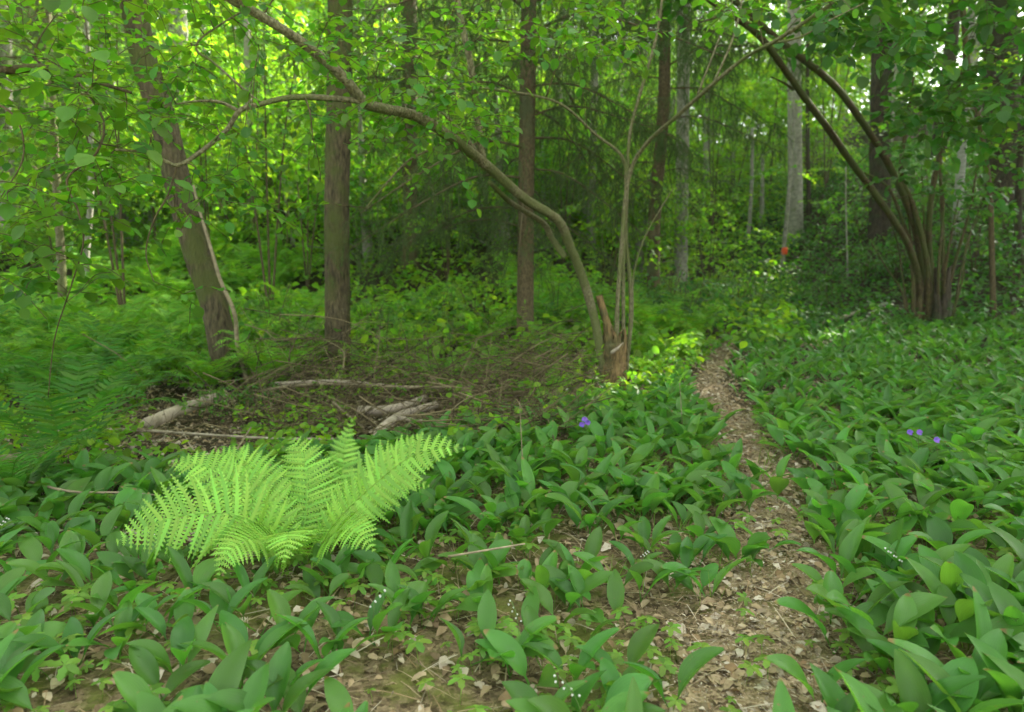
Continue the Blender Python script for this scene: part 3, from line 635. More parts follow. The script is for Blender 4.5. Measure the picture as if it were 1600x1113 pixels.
# foliage targets for the arching hazel: (px range, py range, depth range, count)
def targs(rng, boxes):
    out = []
    for x0, x1, y0, y1, d0, d1, n_ in boxes:
        for k in range(n_): out.append(at(rng.uniform(x0, x1), rng.uniform(y0, y1), rng.uniform(d0, d1)))
    return A(out)
tg = targs(rng, [(540, 760, 20, 215, 2.9, 4.1, 50), (300, 560, -60, 130, 2.8, 3.9, 44), (120, 330, -60, 200, 2.8, 4.0, 38), (0, 180, -60, 260, 2.8, 4.2, 32), (760, 1000, -60, 110, 3.2, 4.6, 48), (150, 420, 130, 330, 2.8, 3.8, 18), (20, 200, 230, 430, 2.9, 3.9, 9), (420, 620, 180, 330, 3.0, 4.0, 8), (1050, 1300, -60, 30, 3.0, 4.2, 14), (640, 780, 150, 260, 3.0, 3.9, 10), (200, 330, 330, 500, 2.9, 3.6, 3)])
res = filt(sk.grow(rng, tg, T_hazel, .052, sp=.036))
link('foliage', sk.leaves(res, T_hazel, M['hazel']), hz); link('twigs', sk.tw.mesh('twigs', M['twig']), hz)
print('hazel leaves', len(res[0]))

# --- hanging dark twigs at left belong to a second bush just outside the frame on the left
rng = np.random.default_rng(41)
hb = empty('hazel_bush', (0, 0, 0)); tag(hb, 'hazel reaching in from the left edge with thin dark drooping twigs', 'tree')
s2 = Skel(); D0 = 3.0
bx = at(-330, 640, 3.4); bx[2] = gz(bx[0], bx[1])
link('stem', G().add(*s2.stem([bx-A([0, 0, .05]), bx+A([.05, 0, .8]), at(-240, 180, 3.3), at(-110, 108, 3.1), at(0, 110, 3.0), at(70, 106, 3.0), at(130, 122, 3.0), at(205, 145, 3.0)], .035, .006, 9)).mesh('stem', M['barkmoss']), hb)
stem([(-120, 110, 3.1), (-60, 150, 2.9), (0, 165, 2.8), (30, 195, 2.8), (35, 250, 2.8), (0, 310, 2.8)], .007, .002, 'branch', 'twig', 7, None, hb, s2)
stem([(115, 118, 3.0), (160, 185, 2.9), (150, 240, 2.85), (105, 280, 2.85), (122, 330, 2.85), (130, 380, 2.85), (110, 450, 2.85), (85, 530, 2.9), (75, 620, 2.9)], .006, .002, 'branch', 'twig', 7, None, hb, s2)
stem([(75, 108, 3.0), (55, 90, 3.0), (62, 60, 3.0), (90, 20, 3.0)], .005, .002, 'branch', 'twig', 7, None, hb, s2)
tg = targs(rng, [(-60, 160, -40, 180, 2.6, 3.3, 14), (-60, 230, 180, 330, 2.6, 3.3, 16), (40, 160, 330, 460, 2.7, 3.1, 7), (-60, 60, 330, 460, 2.6, 3.1, 5)])
res = s2.grow(rng, tg, T_hazel, .07)
link('foliage', s2.leaves(res, T_hazel, M['hazel']), hb); link('twigs', s2.tw.mesh('twigs', M['twig']), hb)

# --- right multi-stemmed hazel
rng = np.random.default_rng(51)
rh = empty('hazel_tree', (0, 0, 0)); tag(rh, 'old mossy hazel clump with many stems leaning out to the left over the path', 'tree')
RB = hit(1452, 508); dR = RB[1]; s3 = Skel()
g = G()
for k in range(9):
    a = rng.uniform(0, 6.28); c = RB+A([.22*np.cos(a), .15*np.sin(a), -.05]); g.add(*tube(cr([c, c+A([rng.normal(0, .03), 0, .3]), c+A([rng.normal(-.03, .05), 0, rng.uniform(.5, .95)])], 4), np.linspace(rng.uniform(.035, .06), .02, 9), 9, .3, rng))
link('stump', g.mesh('stump', M['barkdark'], smooth=False), rh)
def rstem(pts, r0, r1, name='stem', mat='barkmoss', base=True, bo=0):
    return stem(pts, r0, r1, name, mat, 10, RB+A([bo, 0, 0]) if base else None, rh, s3)
rstem([(1445, 500, dR), (1437, 440, dR), (1415, 375, dR-.3), (1372, 310, dR-.8), (1335, 260, dR-1.2), (1297, 205, dR-1.7), (1263, 160, dR-2.1), (1230, 115, dR-2.4), (1185, 55, dR-2.8), (1110, 0, dR-3.1), (1040, -60, dR-3.3)], .046, .022, bo=-.15)
rstem([(1455, 500, dR), (1442, 430, dR+.1), (1425, 340, dR-.1), (1385, 250, dR-.6), (1340, 180, dR-1.1), (1300, 130, dR-1.6), (1245, 85, dR-2.0), (1190, 40, dR-2.3), (1130, -15, dR-2.6), (1050, -80, dR-2.8)], .048, .024, bo=-.05)
rstem([(1460, 500, dR), (1456, 430, dR+.1), (1452, 350, dR+.1), (1462, 270, dR), (1483, 200, dR-.1), (1500, 130, dR-.2), (1508, 80, dR-.3), (1500, -20, dR-.4)], .038, .018, bo=.08)
rstem([(1450, 500, dR), (1450, 420, dR-.1), (1430, 330, dR-.2), (1408, 270, dR-.4), (1418, 190, dR-.5), (1428, 120, dR-.6)], .04, .012, bo=.0)
rstem([(1470, 500, dR), (1474, 430, dR+.2), (1472, 330, dR+.2), (1470, 240, dR+.3), (1478, 150, dR+.3)], .03, .012, bo=.15)
rstem([(1478, 505, dR), (1490, 420, dR+.2), (1515, 330, dR+.1), (1530, 240, dR)], .025, .01, bo=.18)
rstem([(1440, 505, dR), (1425, 400, dR), (1405, 330, dR), (1385, 290, dR), (1350, 270, dR-.1)], .03, .01, bo=-.2)
for a_, b_, t_, h_ in [(-.25, 1425, 1385, 330), (-.12, 1438, 1418, 300), (.02, 1455, 1440, 260), (.12, 1466, 1462, 240), (.2, 1476, 1500, 300), (.26, 1484, 1535, 330), (-.3, 1420, 1362, 380), (.3, 1490, 1560, 270)]:
    rstem([(b_, 500, dR), (b_*.7+t_*.3+rng.normal(0, 5), 500-(500-h_)*.35, dR+rng.normal(0, .15)), (b_*.4+t_*.6+rng.normal(0, 6), 500-(500-h_)*.7, dR+rng.normal(0, .2)), (t_, h_, dR+rng.normal(0, .3))], rng.uniform(.011, .022), .006, bo=a_)
rstem([(1240, 140, dR-2.25), (1225, 130, dR-2.3), (1205, 120, dR-2.4)], .014, .005, 'branch', base=False)
rstem([(1180, 45, dR-2.6), (1150, 25, dR-2.7), (1110, 30, dR-2.8), (1065, 48, dR-2.9)], .016, .006, 'branch', base=False)
tg = targs(rng, [(1260, 1480, -60, 90, 4.0, 7.0, 60), (1480, 1680, -60, 200, 4.2, 7.5, 60), (1360, 1620, 60, 230, 5.2, 8.5, 50), (1180, 1330, -50, 90, 4.8, 7.2, 18), (1380, 1640, 200, 360, 6.5, 10.2, 34), (1020, 1180, -60, 10, 5, 7, 8), (1150, 2100, -560, -60, 4.5, 9.5, 240)])
res = filt(s3.grow(rng, tg, T_hazel, .09))
k = rng.random(len(res[0])); 
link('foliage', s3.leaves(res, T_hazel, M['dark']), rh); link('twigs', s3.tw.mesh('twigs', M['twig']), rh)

# ------------------------------------------------------------------ trunks of the forest
def crown_geo(rng, c, rad, ncl, per, size, T=T_far, clr=.4, holes=True):
    """crown around c (3) with radii rad: sprays on limbs, uneven outline with gaps"""
    v = nrm(rng.normal(0, 1, (ncl, 3))); r = rng.random(ncl)**.45
    lob = 1+.22*np.sin(v[:, 0]*4+rng.random()*6)+.2*np.sin(v[:, 2]*5+v[:, 1]*4+rng.random()*6)
    cen = A(c)+v*(r*lob)[:, None]*A(rad)
    if holes: cen = cen[unholed(cen)]
    (V, F, uv), pts = spray(rng, cen, clr, per, size, T, gaps=holes)
    return V, F, uv, cen
def limbs(rng, trunkP, cen, n, r0):
    g = G(); idx = rng.choice(len(cen), min(n, len(cen)), replace=False)
    for i in idx:
        t = cen[i]; zt = t[2]-np.linalg.norm(t[:2]-trunkP[-1][:2])*.5; k = np.abs(trunkP[:, 2]-zt).argmin(); a = trunkP[k]
        L_ = np.linalg.norm(t-a); g.add(*tube(cr([a, (a+t)/2+A([0, 0, .1*L_])+rng.normal(0, .05*L_, 3), t], 5), np.linspace(min(r0, .012*L_+.01), .006, 11), 5))
    return g
def mktrunk(rng, pts, depth, r0, r1, k=18, knob=.05, dz=None):
    """pts pixels bottom->top"""
    P_ = [at(a, b, depth if np.isscalar(depth) else np.interp(j, range(len(depth)), depth)) for j, (a, b) in enumerate(pts)]
    b0 = P_[0].copy(); gzb = float(gz(b0[0], b0[1]))
    dv = nrm(P_[1]-P_[0]); dv = dv/max(dv[2], .3); b0 = b0+dv*(gzb-b0[2]-.1); P_[0] = b0
    C_ = cr(P_, 9); h = C_[:, 2]-gzb; H = h.max()
    r = r0+(r1-r0)*np.clip(h/H, 0, 1)+r0*.35*np.exp(-np.maximum(h, 0)/.15)
    return C_, tube(C_, r, k, knob, rng)
TR = np.random.default_rng(77)
# pts (px,py) bottom to top, depth, radius bottom/top (m), bark, label, crown (height above, radii, clusters) or None
dA = hit(356, 600)[1]
TREES = [
 ('leaning_tree', [(358, 600), (335, 480), (309, 400), (281, 300), (258, 200), (226, 100), (207, 0), (180, -130), (140, -420), (90, -900)], dA, .122, .088, 'bark', 'thick grey barked tree leaning left behind the pale log', 'crown_hi'),
 ('deciduous_tree', [(528, 610), (527, 450), (526, 300), (530, 150), (532, 0), (534, -200), (536, -600), (538, -1100)], 6.5, .118, .092, 'bark', 'straight grey tree trunk between the leaning tree and the spruce', 'crown_hi'),
 ('pine_tree', [(8, 470), (10, 320), (6, 180), (4, 0), (0, -300)], 13, .15, .12, 'barkpale', 'pale grey trunk at the left edge of the photo', 'crown_hi'),
 ('rowan_sapling', [(99, 505), (95, 400), (88, 280), (80, 120), (74, 0), (70, -200)], 9, .055, .03, 'barkhazel', 'slender brownish young trunk near the left edge, rising from the fern bed', 'small'),
 ('young_tree', [(136, 510), (135, 400), (142, 300), (141, 150), (134, 0), (136, -200)], 10.5, .045, .025, 'barkpale', 'thin pale young trunk just right of the slender brownish one', 'small'),
 ('old_tree', [(206, 440), (198, 380), (186, 300), (176, 200), (160, 0)], 15, .15, .10, 'barkpale', 'short pale trunk far back between the thin young trunks and the leaning tree', 'crown_hi'),
 ('tall_tree', [(286, 410), (283, 200), (279, 60), (276, -50), (270, -300)], 14, .19, .15, 'barkpale', 'pale trunk showing behind the top of the leaning tree', 'crown_hi'),
 ('young_tree', [(392, 450), (391, 300), (388, 150), (386, 40), (385, -200)], 14, .075, .06, 'barkpale', 'slim pale trunk midway between the leaning tree and the straight grey one', 'small'),
 ('young_tree', [(222, 450), (228, 380), (236, 320), (240, 240)], 13, .05, .02, 'barkpale', 'thin slanting pale stem behind the leaning tree on its left side', 'small'),
 ('young_tree', [(466, 430), (458, 380), (446, 310), (440, 240)], 13, .04, .02, 'barkpale', 'thin pale stem leaning left beside the straight grey trunk', 'small'),
 ('birch_tree', [(922, 430), (924, 300), (928, 170), (930, 60), (932, -150)], 13, .08, .06, 'barkpale', 'slim pale trunk seen between the spruce trunk and the broken hazel', 'crown_hi'),
 ('deciduous_tree', [(1064, 490), (1064, 380), (1066, 280), (1068, 100), (1070, -200)], 13, .13, .10, 'barkpale', 'grey trunk right behind the dark spruce by the path', 'crown_hi'),
 ('tall_tree', [(1243, 425), (1243, 340), (1242, 200), (1241, 80), (1240, -40), (1238, -300)], 17, .17, .13, 'barkpale', 'tall pale trunk standing behind the one with the orange mark', 'crown_hi'),
 ('deciduous_tree', [(1376, 420), (1375, 300), (1376, 180), (1378, 60), (1379, -40), (1380, -300)], 13, .19, .15, 'barkdark', 'thick dark trunk behind the leaning stems of the mossy hazel', 'crown_hi'),
 ('birch_tree', [(1488, 450), (1494, 370), (1500, 280), (1506, 200), (1513, 110), (1520, 0), (1535, -250)], 12, .075, .055, 'birch', 'white barked slender birch right of the mossy hazel clump', 'crown_hi'),
 ('old_tree', [(1574, 430), (1570, 330), (1566, 200), (1563, 60), (1560, -200)], 13.5, .32, .24, 'barkdark', 'broad dark trunk on the slope near the right edge', 'crown_hi'),
 ('young_tree', [(1552, 480), (1550, 400), (1546, 290), (1530, 190), (1516, 120), (1508, 40), (1500, -100)], 9, .036, .02, 'twig', 'thin dark sapling trunk in front of the broad dark trunk', 'small'),
 ('young_tree', [(1590, 430), (1592, 300), (1598, 180), (1605, 0)], 11, .06, .03, 'barkdark', 'dark young trunk at the very right edge', 'small'),
 ('young_tree', [(1264, 430), (1264, 330), (1262, 200), (1262, 60)], 18, .06, .04, 'barkdark', 'thin dark trunk right of the tall pale trunk', 'small'),
 ('young_tree', [(1188, 440), (1190, 360), (1192, 240)], 19, .06, .04, 'barkpale', 'thin pale trunk far down the path', 'small'),
 ('young_tree', [(1160, 450), (1168, 390), (1174, 300), (1176, 200)], 18, .05, .04, 'barkpale', 'thin slanting grey trunk left above the path end', 'small'),
 ('young_tree', [(1325, 470), (1324, 400), (1322, 330), (1322, 260)], 12, .015, .01, 'barkpale', 'whip thin pale sapling on the slope between the path and the mossy hazel', 'small'),
 ('old_tree', [(700, 430), (702, 300), (705, 150), (706, -50)], 19, .16, .12, 'barkpale', 'pale trunk dimly seen behind the spruce branches, left of the spruce trunk', 'crown_hi'),
 ('young_tree', [(858, 430), (855, 380), (850, 330), (848, 200)], 14, .05, .035, 'birch', 'short white stem beside the spruce trunk, behind the hazel arch', 'small'),
]
for (nm, pts, dep, r0, r1, bk, lab, kind) in TREES:
    C_, tb = mktrunk(TR, pts, dep, r0, r1)
    if kind == 'crown_hi':
        top = C_[-1]; g_ = C_[0][2]; H = 12 if dep < 8 else 14
        ext = cr([top, top+(C_[-1]-C_[-8])*.5+A([0, 0, 1]), A([top[0], top[1], max(top[2]+3, g_+H-2)])], 4)
        g2 = G().add(*tb).add(*tube(ext, np.linspace(r1, .04, len(ext)), 10))
        base = A([C_[0][0], C_[0][1], float(gz(*C_[0][:2]))]); e = empty(nm, base); tag(e, lab, 'tree')
        tr = g2.mesh('trunk', M[bk]); o = link('trunk', tr, e, -base)
        cc = A([top[0], top[1], max(ext[-1][2]-1.2, g_+8)]) 
        big = pts[0][0] > 1300
        V, F, uv, cen = crown_geo(TR, cc, (3.9, 3.9, 2.8) if big else (2.6, 2.6, 2.4), 620 if big else 55, 28, .14)
        link('crown', G().add(V, F, uv).mesh('crown', M['far']), e, -base)
        link('limbs', limbs(TR, np.vstack([C_, ext]), cen, 22, .05).mesh('limbs', M[bk]), e, -base)
    else:
        base = A([C_[0][0], C_[0][1], float(gz(*C_[0][:2]))]); e = empty(nm, base); tag(e, lab, 'tree')
        link('trunk', G().add(*tb).mesh('trunk', M[bk]), e, -base)
        top = C_[-1]; s4 = Skel(); s4.P = C_[len(C_)//3:]; s4.r = np.full(len(s4.P), .02)
        t = s4.P[TR.integers(len(s4.P), size=16)]+TR.normal(0, 1, (16, 3))*A([.8, .8, .4]); t = t[t[:, 2] > base[2]+1.2] if (t[:, 2] > base[2]+1.2).sum() > 3 else t+A([0, 0, .8])
        res = s4.grow(TR, t, T_mid, .085, sp=.06)
        link('foliage', s4.leaves(res, T_mid, M['bright' if TR.random() < .5 else 'hazel']), e, -base); link('twigs', s4.tw.mesh('twigs', M['twig']), e, -base)
# waymarked pole-like trunk
C_, tb = mktrunk(TR, [(1219, 455), (1224, 400), (1230, 330), (1236, 250), (1240, 150)], 15, .048, .03)
base = A([C_[0][0], C_[0][1], float(gz(*C_[0][:2]))]); e = empty('young_tree', base); tag(e, 'thin pale trunk with an orange paint mark beyond the end of the path', 'tree')
link('trunk', G().add(*tb).mesh('trunk', M['barkpale']), e, -base)
a = at(1225.4, 398, 15); b_ = at(1226.4, 387, 15); link('paint_mark', G().add(*tube(np.linspace(a, b_, 5), .062, 14, .05, TR)).mesh('paint_mark', M['orange']), e, -base)
s4 = Skel(); s4.P = C_[len(C_)//2:]; s4.r = np.full(len(s4.P), .02); res = s4.grow(TR, s4.P[TR.integers(len(s4.P), size=10)]+TR.normal(0, .7, (10, 3))+A([0, 0, .5]), T_mid, .09, sp=.06)
link('foliage', s4.leaves(res, T_mid, M['bright']), e, -base)

# ------------------------------------------------------------------ spruces
def spruce_branch(rng, L=1.9, live=1.0):
    ax = cr([(0, 0, 0), (0, L*.3, .02*L), (0, L*.65, -.10*L), (0, L, -.26*L)], 8); wood = G(); wood.add(*tube(ax, np.linspace(.014, .003, len(ax)), 5))
    TP = []; TD = []
    n_ = int(L*15)
    for i in range(n_):
        u_ = .12+.88*i/n_; p_ = ax[int(u_*(len(ax)-1))]; sg = 1 if i % 2 else -1; l = L*.32*(1-.55*u_)*rng.uniform(.6, 1.2)
        d = A([sg*.8, .55, -.12])+rng.normal(0, .12, 3); q = cr([p_, p_+d*l*.5+A([0, 0, -.03*l]), p_+d*l+A([0, 0, -.38*l])], 4); wood.add(*tube(q, [.0018]*len(q), 3))
        TP.append(q[2:]); TD.append(np.gradient(q, axis=0)[2:])
        for _ in range(3):   # hanging twiglets
            b = q[rng.integers(2, len(q))]; hl = rng.uniform(.08, .24); hd = A([rng.normal(0, .25), rng.normal(0, .25), -1]); hq = np.linspace(b, b+hd*hl, 4); wood.add(*tube(hq, [.001]*4, 3)); TP.append(hq); TD.append(np.repeat((hd*hl/3)[None], 4, 0))
    P_ = np.vstack(TP); D_ = np.vstack(TD); rp = int(34*live); P2 = np.repeat(P_, rp, 0)+np.repeat(D_, rp, 0)*rng.random((len(P_)*rp, 1)); D2 = nrm(np.repeat(D_, rp, 0))
    dd = D2*.5+nrm(rng.normal(0, 1, D2.shape)); nt_ = (A([[-.055, 0, 0], [.055, 0, 0], [0, 1, 0]], float), [A([[0, 1, 2]])], np.zeros((3, 2)))
    V, F, uv = scat(nt_, P2, basis(dd, rng.normal(0, 1, D2.shape)), rng.uniform(.018, .032, len(P2))); return wood, G().add(V, F, uv)
BR = []
for k in range(4):
    wd, nd = spruce_branch(TR, 1.9, [1, .8, .5, .9][k]); BR.append((wd.mesh('branch', M['twig']), nd.mesh('needles', M['needle'])))
def spruce(pts, dep, r0, r1, lab, z0, z1, nb, Lmax, rng, name='spruce_tree', full=1):
    C_, tb = mktrunk(rng, pts, dep, r0, r1); base = A([C_[0][0], C_[0][1], float(gz(*C_[0][:2]))])
    e = empty(name, base); tag(e, lab, 'tree'); link('trunk', G().add(*tb).mesh('trunk', M['barkspruce']), e, -base)
    for i in range(nb):
        u_ = (i+.5)/nb; z = base[2]+z0+(z1-z0)*u_; k = np.abs(C_[:, 2]-z).argmin(); p_ = C_[k]; L_ = Lmax*(.75+.35*math.sin(u_*3))*rng.uniform(.7, 1.15)/1.9
        kk = rng.integers(4); b = link('branch', BR[kk][0], e, A([p_[0], p_[1], z])-base, i*2.4+rng.normal(0, .3), L_); b.rotation_euler[0] = rng.normal(-.05, .12)
        link('needles', BR[kk][1], b)
    return e
RS = np.random.default_rng(9)
spruce([(822, 600), (821, 450), (822, 300), (825, 100), (827, -100), (828, -500), (829, -1000)], 7.0, .09, .055, 'spruce with dark drooping branches and a straight brown trunk in the middle', 1.2, 8.0, 70, 2.05, RS)
spruce([(1022, 500), (1022, 350), (1038, 150), (1036, -50), (1034, -400), (1033, -800)], 10.5, .10, .06, 'dark spruce behind the right stems of the broken hazel', 1.8, 7.5, 38, 2.0, RS)
spruce([(640, 480), (640, 300), (640, 100), (640, -100), (640, -500)], 11.5, .13, .09, 'shaded spruce behind the hazel arch, left of the middle spruce', 1.8, 7.5, 32, 2.4, RS)
spruce([(-30, 470), (-30, 300), (-28, 100), (-25, -100), (-20, -400)], 11.5, .16, .12, 'blue green spruce at the left edge', 2.0, 8, 46, 2.7, RS)
spruce([(60, 450), (62, 300), (64, 100), (66, -100), (68, -400)], 15, .16, .12, 'spruce further back behind the slender trunks at the left', 2.2, 10, 46, 2.7, RS)

# ------------------------------------------------------------------ understory saplings and shrubs (shared shapes)
def sapling(rng, H, R, nt, leaf, T=T_mid, mat='bright', stems=3, low=.35):
    s5 = Skel(); g = G()
    for i in range(stems):
        a = rng.random()*6.28; r_ = rng.uniform(.1, .45)*R; P_ = [A([0, 0, -.05]), A([np.cos(a)*r_*.3, np.sin(a)*r_*.3, H*.35]), A([np.cos(a)*r_*.7, np.sin(a)*r_*.7, H*.7]), A([np.cos(a)*r_*1.2, np.sin(a)*r_*1.2, H*rng.uniform(.85, 1.05)])]
        g.add(*s5.stem(P_, .0032*H+.004, .003, 6, 6))
    v = nrm(rng.normal(0, 1, (nt, 3))); t = v*(rng.random(nt)**.5)[:, None]*A([R, R, H*(1-low)/2]); t[:, 2] += H*(low+1)/2
    res = s5.grow(rng, t, T, leaf, sp=.055)
    return g.mesh('stem', M['twig']), s5.tw.mesh('twigs', M['twig']), [s5.leaves(res, T, M[m_]) for m_ in (mat if isinstance(mat, tuple) else (mat,))]
SV = [sapling(TR, 3.2, 1.3, 48, .095, T_mid, ('bright', 'hazel', 'dark')), sapling(TR, 4.2, 1.5, 60, .10, T_mid, ('bright', 'hazel', 'dark')), sapling(TR, 2.2, 1.1, 40, .09, T_mid, ('bright', 'hazel', 'dark'), 4, .2), sapling(TR, 1.0, .7, 26, .08, T_mid, ('bright', 'hazel', 'dark'), 5, .12)]
def place_sap(k, tone, x, y, s, rng, label, group, name='sapling'):
    H_, R_ = ((3.2, 1.5), (4.2, 1.7), (2.2, 1.3), (1.0, .8))[k]; z0 = float(gz(x, y)); cc = A([[x, y, z0+H_*s*f_] for f_ in (.5, .75, 1.0)])
    for h in HOLES:
        qv = cc-h; t = qv@SUNDIR
        if ((t > .8) & (np.linalg.norm(qv-t[:, None]*SUNDIR, axis=1) < R_*s*.8)).any() and k != 3: return
    st, tw, lv = SV[k]; e = empty(name, (x, y, float(gz(x, y))), rng.random()*6.28, s); tag(e, label, 'shrub' if k == 3 else 'tree', group)
    link('stem', st, e); link('twigs', tw, e); link('foliage', lv[tone], e)
rng = np.random.default_rng(15)
# (px, depth, variant, tone, scale)
def zone_saps(lst, label, group, name='sapling'):
    for px_, dep, k, tone, s in lst:
        q = at(px_, 450, dep); place_sap(k, tone, q[0], dep, s, rng, label, group, name)
zone_saps([(190, 8.3, 1, 0, 1.0), (330, 9.3, 0, 0, 1.0), (420, 8.6, 1, 0, 1.0), (480, 10.5, 0, 1, 1.0), (250, 12, 1, 0, 1.1), (400, 13, 1, 0, 1.2), (150, 12.5, 2, 0, 1.1), (300, 11, 2, 0, 1.0), (450, 12, 2, 0, 1.1), (90, 11, 2, 0, .9)], 'leafy young tree with layered bright leaves behind the leaning tree', 'young trees behind the leaning tree')
zone_saps([(700, 10.5, 2, 0, 1.0), (580, 13, 1, 0, 1.3), (760, 13.5, 1, 0, 1.2), (880, 12, 0, 0, 1.1), (950, 10.5, 2, 0, 1.0), (1000, 13, 2, 0, 1.2)], 'leafy young tree behind the middle spruce and hazel arch', 'young trees behind the spruce')
zone_saps([(1105, 13, 2, 0, 1.0), (1290, 14.5, 0, 0, 1.1), (1335, 12, 0, 0, .9), (1280, 19, 1, 0, 1.3), (1110, 19, 1, 0, 1.3), (1350, 17, 1, 0, 1.4), (1195, 22, 1, 0, 1.5), (1255, 20, 2, 0, 1.3), (1140, 21, 2, 0, 1.4), (1225, 24, 1, 0, 1.6)], 'leafy young tree overhanging the far end of the path', 'young trees at the path end')
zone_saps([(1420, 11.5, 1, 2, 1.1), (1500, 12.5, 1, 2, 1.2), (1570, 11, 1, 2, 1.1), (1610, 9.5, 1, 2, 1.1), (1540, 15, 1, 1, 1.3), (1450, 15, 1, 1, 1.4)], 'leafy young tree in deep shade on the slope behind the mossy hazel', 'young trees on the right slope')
zone_saps([(1155, 10.6, 3, 1, .8), (1185, 11.0, 3, 2, .9), (1120, 11.5, 3, 1, .8), (1250, 12.4, 3, 2, .7)], 'low leafy shrub at the bend of the path', 'shrubs at the path bend', 'shrub')
zone_saps([(1090+k*17+(k*37) % 11, 14+(k*2.7) % 8, 3, 0, 1.1+.1*(k % 4)) for k in range(13) if 14+(k*2.7) % 8 > 17.5], 'bright green shrub in the open hollow past the path end', 'shrubs in the hollow', 'shrub')
zone_saps([(1070, 8.3, 3, 2, .9), (1045, 8.8, 3, 2, 1.0), (1090, 9.2, 3, 2, .9), (640, 6.5, 3, 0, .45), (600, 6.9, 3, 0, .5), (575, 7.4, 3, 1, .7), (460, 6.6, 3, 0, .6), (420, 7.0, 3, 1, .8), (380, 5.2, 3, 2, .35), (320, 5.0, 3, 1, .35), (270, 6.3, 3, 1, .5), (740, 8.0, 3, 0, .8), (690, 7.6, 3, 1, .7), (870, 8.2, 3, 1, .8)], 'small leafy shrub around the brush pile and tree bases', 'small shrubs around the brush', 'shrub')
zone_saps([(1300, 10.5, 3, 2, .6), (1350, 11.2, 3, 2, .8), (1400, 11, 3, 2, .8), (1520, 10.6, 3, 2, .9), (1590, 10, 3, 2, .9), (1480, 11.6, 3, 2, 1.0), (1560, 12, 3, 2, 1.1), (1440, 13, 3, 2, 1.2), (1340, 13.5, 3, 1, 1.0)], 'low dark shrub on the shaded slope around the mossy hazel', 'shrubs on the right slope', 'shrub')

# ------------------------------------------------------------------ forest behind: trees with crowns reaching the ground layer, shared shapes
def forest_tree(rng, H, R, ncl, per, size, bark, lo=(.58, .45)):
    tr = cr([(0, 0, -.2), (rng.normal(0, .1), rng.normal(0, .1), H*.4), (rng.normal(0, .3), rng.normal(0, .3), H)], 6)
    gT = G().add(*tube(tr, np.linspace(.19, .05, len(tr)), 12, .06, rng))
    V, F, uv, cen = crown_geo(rng, (0, 0, H*lo[0]), (R, R, H*lo[1]), ncl, per, size, T_far, .5, False)
    gT2 = limbs(rng, tr, cen, 26, .06)
    return gT.mesh('trunk', M[bark]), gT2.mesh('limbs', M[bark]), [G().add(V, F, uv).mesh('crown', M[m_]) for m_ in ('far', 'bright')]
FT = [forest_tree(TR, 11, 2.8, 420, 24, .15, 'barkpale'), forest_tree(TR, 14, 3.2, 500, 24, .16, 'barkpale'), forest_tree(TR, 7, 2.2, 300, 26, .13, 'barkpale'), forest_tree(TR, 4.5, 2.2, 330, 26, .12, 'barkpale', (.48, .50))]
rng = np.random.default_rng(19)
spots = []
for row, (dep, sp_) in enumerate([(13.5, 110), (15.5, 80), (18.5, 90), (23, 130), (29, 120), (38, 100)]):
    px_ = -220+rng.uniform(0, 40)
    while px_ < 1820:
        if not (1318 < px_ < 1362 and dep > 24): spots.append((px_+rng.normal(0, 15), dep+rng.normal(0, 1.3), row))
        px_ += sp_
for px_, dep, row in spots:
    q = at(px_, 450, dep); x = q[0]
    if row < 2 and abs(px_-1330) < 110: continue
    if row < 3 and 1060 < px_ < 1300: continue
    if row == 0 and (px_ > 1060 or px_ < 60): continue
    k = rng.integers(3); k = 3 if (row < 3 or rng.random() < .5) else k
    s = (.14*dep+.8 if k == 3 else .24*dep+2.5)/(11, 14, 7, 4.5)[k]*rng.uniform(.8, 1.15); z = float(gz(x, dep))
    # keep the sun gaps free
    cc = A([[x, dep, z+H_*s] for H_ in (3, 5, 7, 9, 11)])
    bad = False
    for h in HOLES:
        qv = cc-h; t = qv@SUNDIR; d = np.linalg.norm(qv-t[:, None]*SUNDIR, axis=1)
        if ((t > 1) & (d < 3.2)).any(): bad = True
    if bad and row > 0: continue
    lab, grp = (('broadleaf tree in the wood behind the fern bed and leaning tree', 'forest trees on the left') if px_ < 560 else ('broadleaf tree in the wood far behind the spruce and hazel arch', 'forest trees in the middle') if px_ < 1080 else ('broadleaf tree in the wood beyond the end of the path', 'forest trees beyond the path') if px_ < 1380 else ('broadleaf tree on top of the shaded slope', 'forest trees on the right'))
    e = empty('forest_tree', (x, dep, z), rng.random()*6.28, s); tag(e, lab, 'tree', grp)
    link('trunk', FT[k][0], e); link('limbs', FT[k][1], e); link('crown', FT[k][2][int(rng.random() < .45)], e)
# tall trees added on the right, mostly out of view, to block the sun
for x, y, s in [(7.6, 6.6, .72), (10.5, 8.0, 1.0), (13.5, 10.5, 1.0), (9.0, 5.0, .95), (14.5, 15.5, 1.0), (11.5, 19, 1.0), (16, 6.5, 1.0)]:
    z = float(gz(x, y)); r2 = np.random.default_rng(int(x*10)); e = empty('forest_tree', (x, y, z)); tag(e, 'tall broadleaf tree added on the slope so its crown shades the right side', 'tree', 'shade trees added on the slope')
    V, F, uv, cen = crown_geo(r2, (x, y, z+9.0*s), (3.8, 3.8, 3.0*s), 620 if s > .8 else 1000, 28, .14)
    base = A([x, y, z]); tr = cr([base-A([0, 0, .2]), base+A([.1, 0, 5*s]), base+A([0, .1, 10*s])], 6)
    link('trunk', G().add(*tube(tr, np.linspace(.2, .06, len(tr)), 12, .06, r2)).mesh('trunk', M['barkdark']), e, -base)
    link('limbs', limbs(r2, tr, cen, 26, .06).mesh('limbs', M['barkdark']), e, -base); link('crown', G().add(V, F, uv).mesh('crown', M['far']), e, -base)
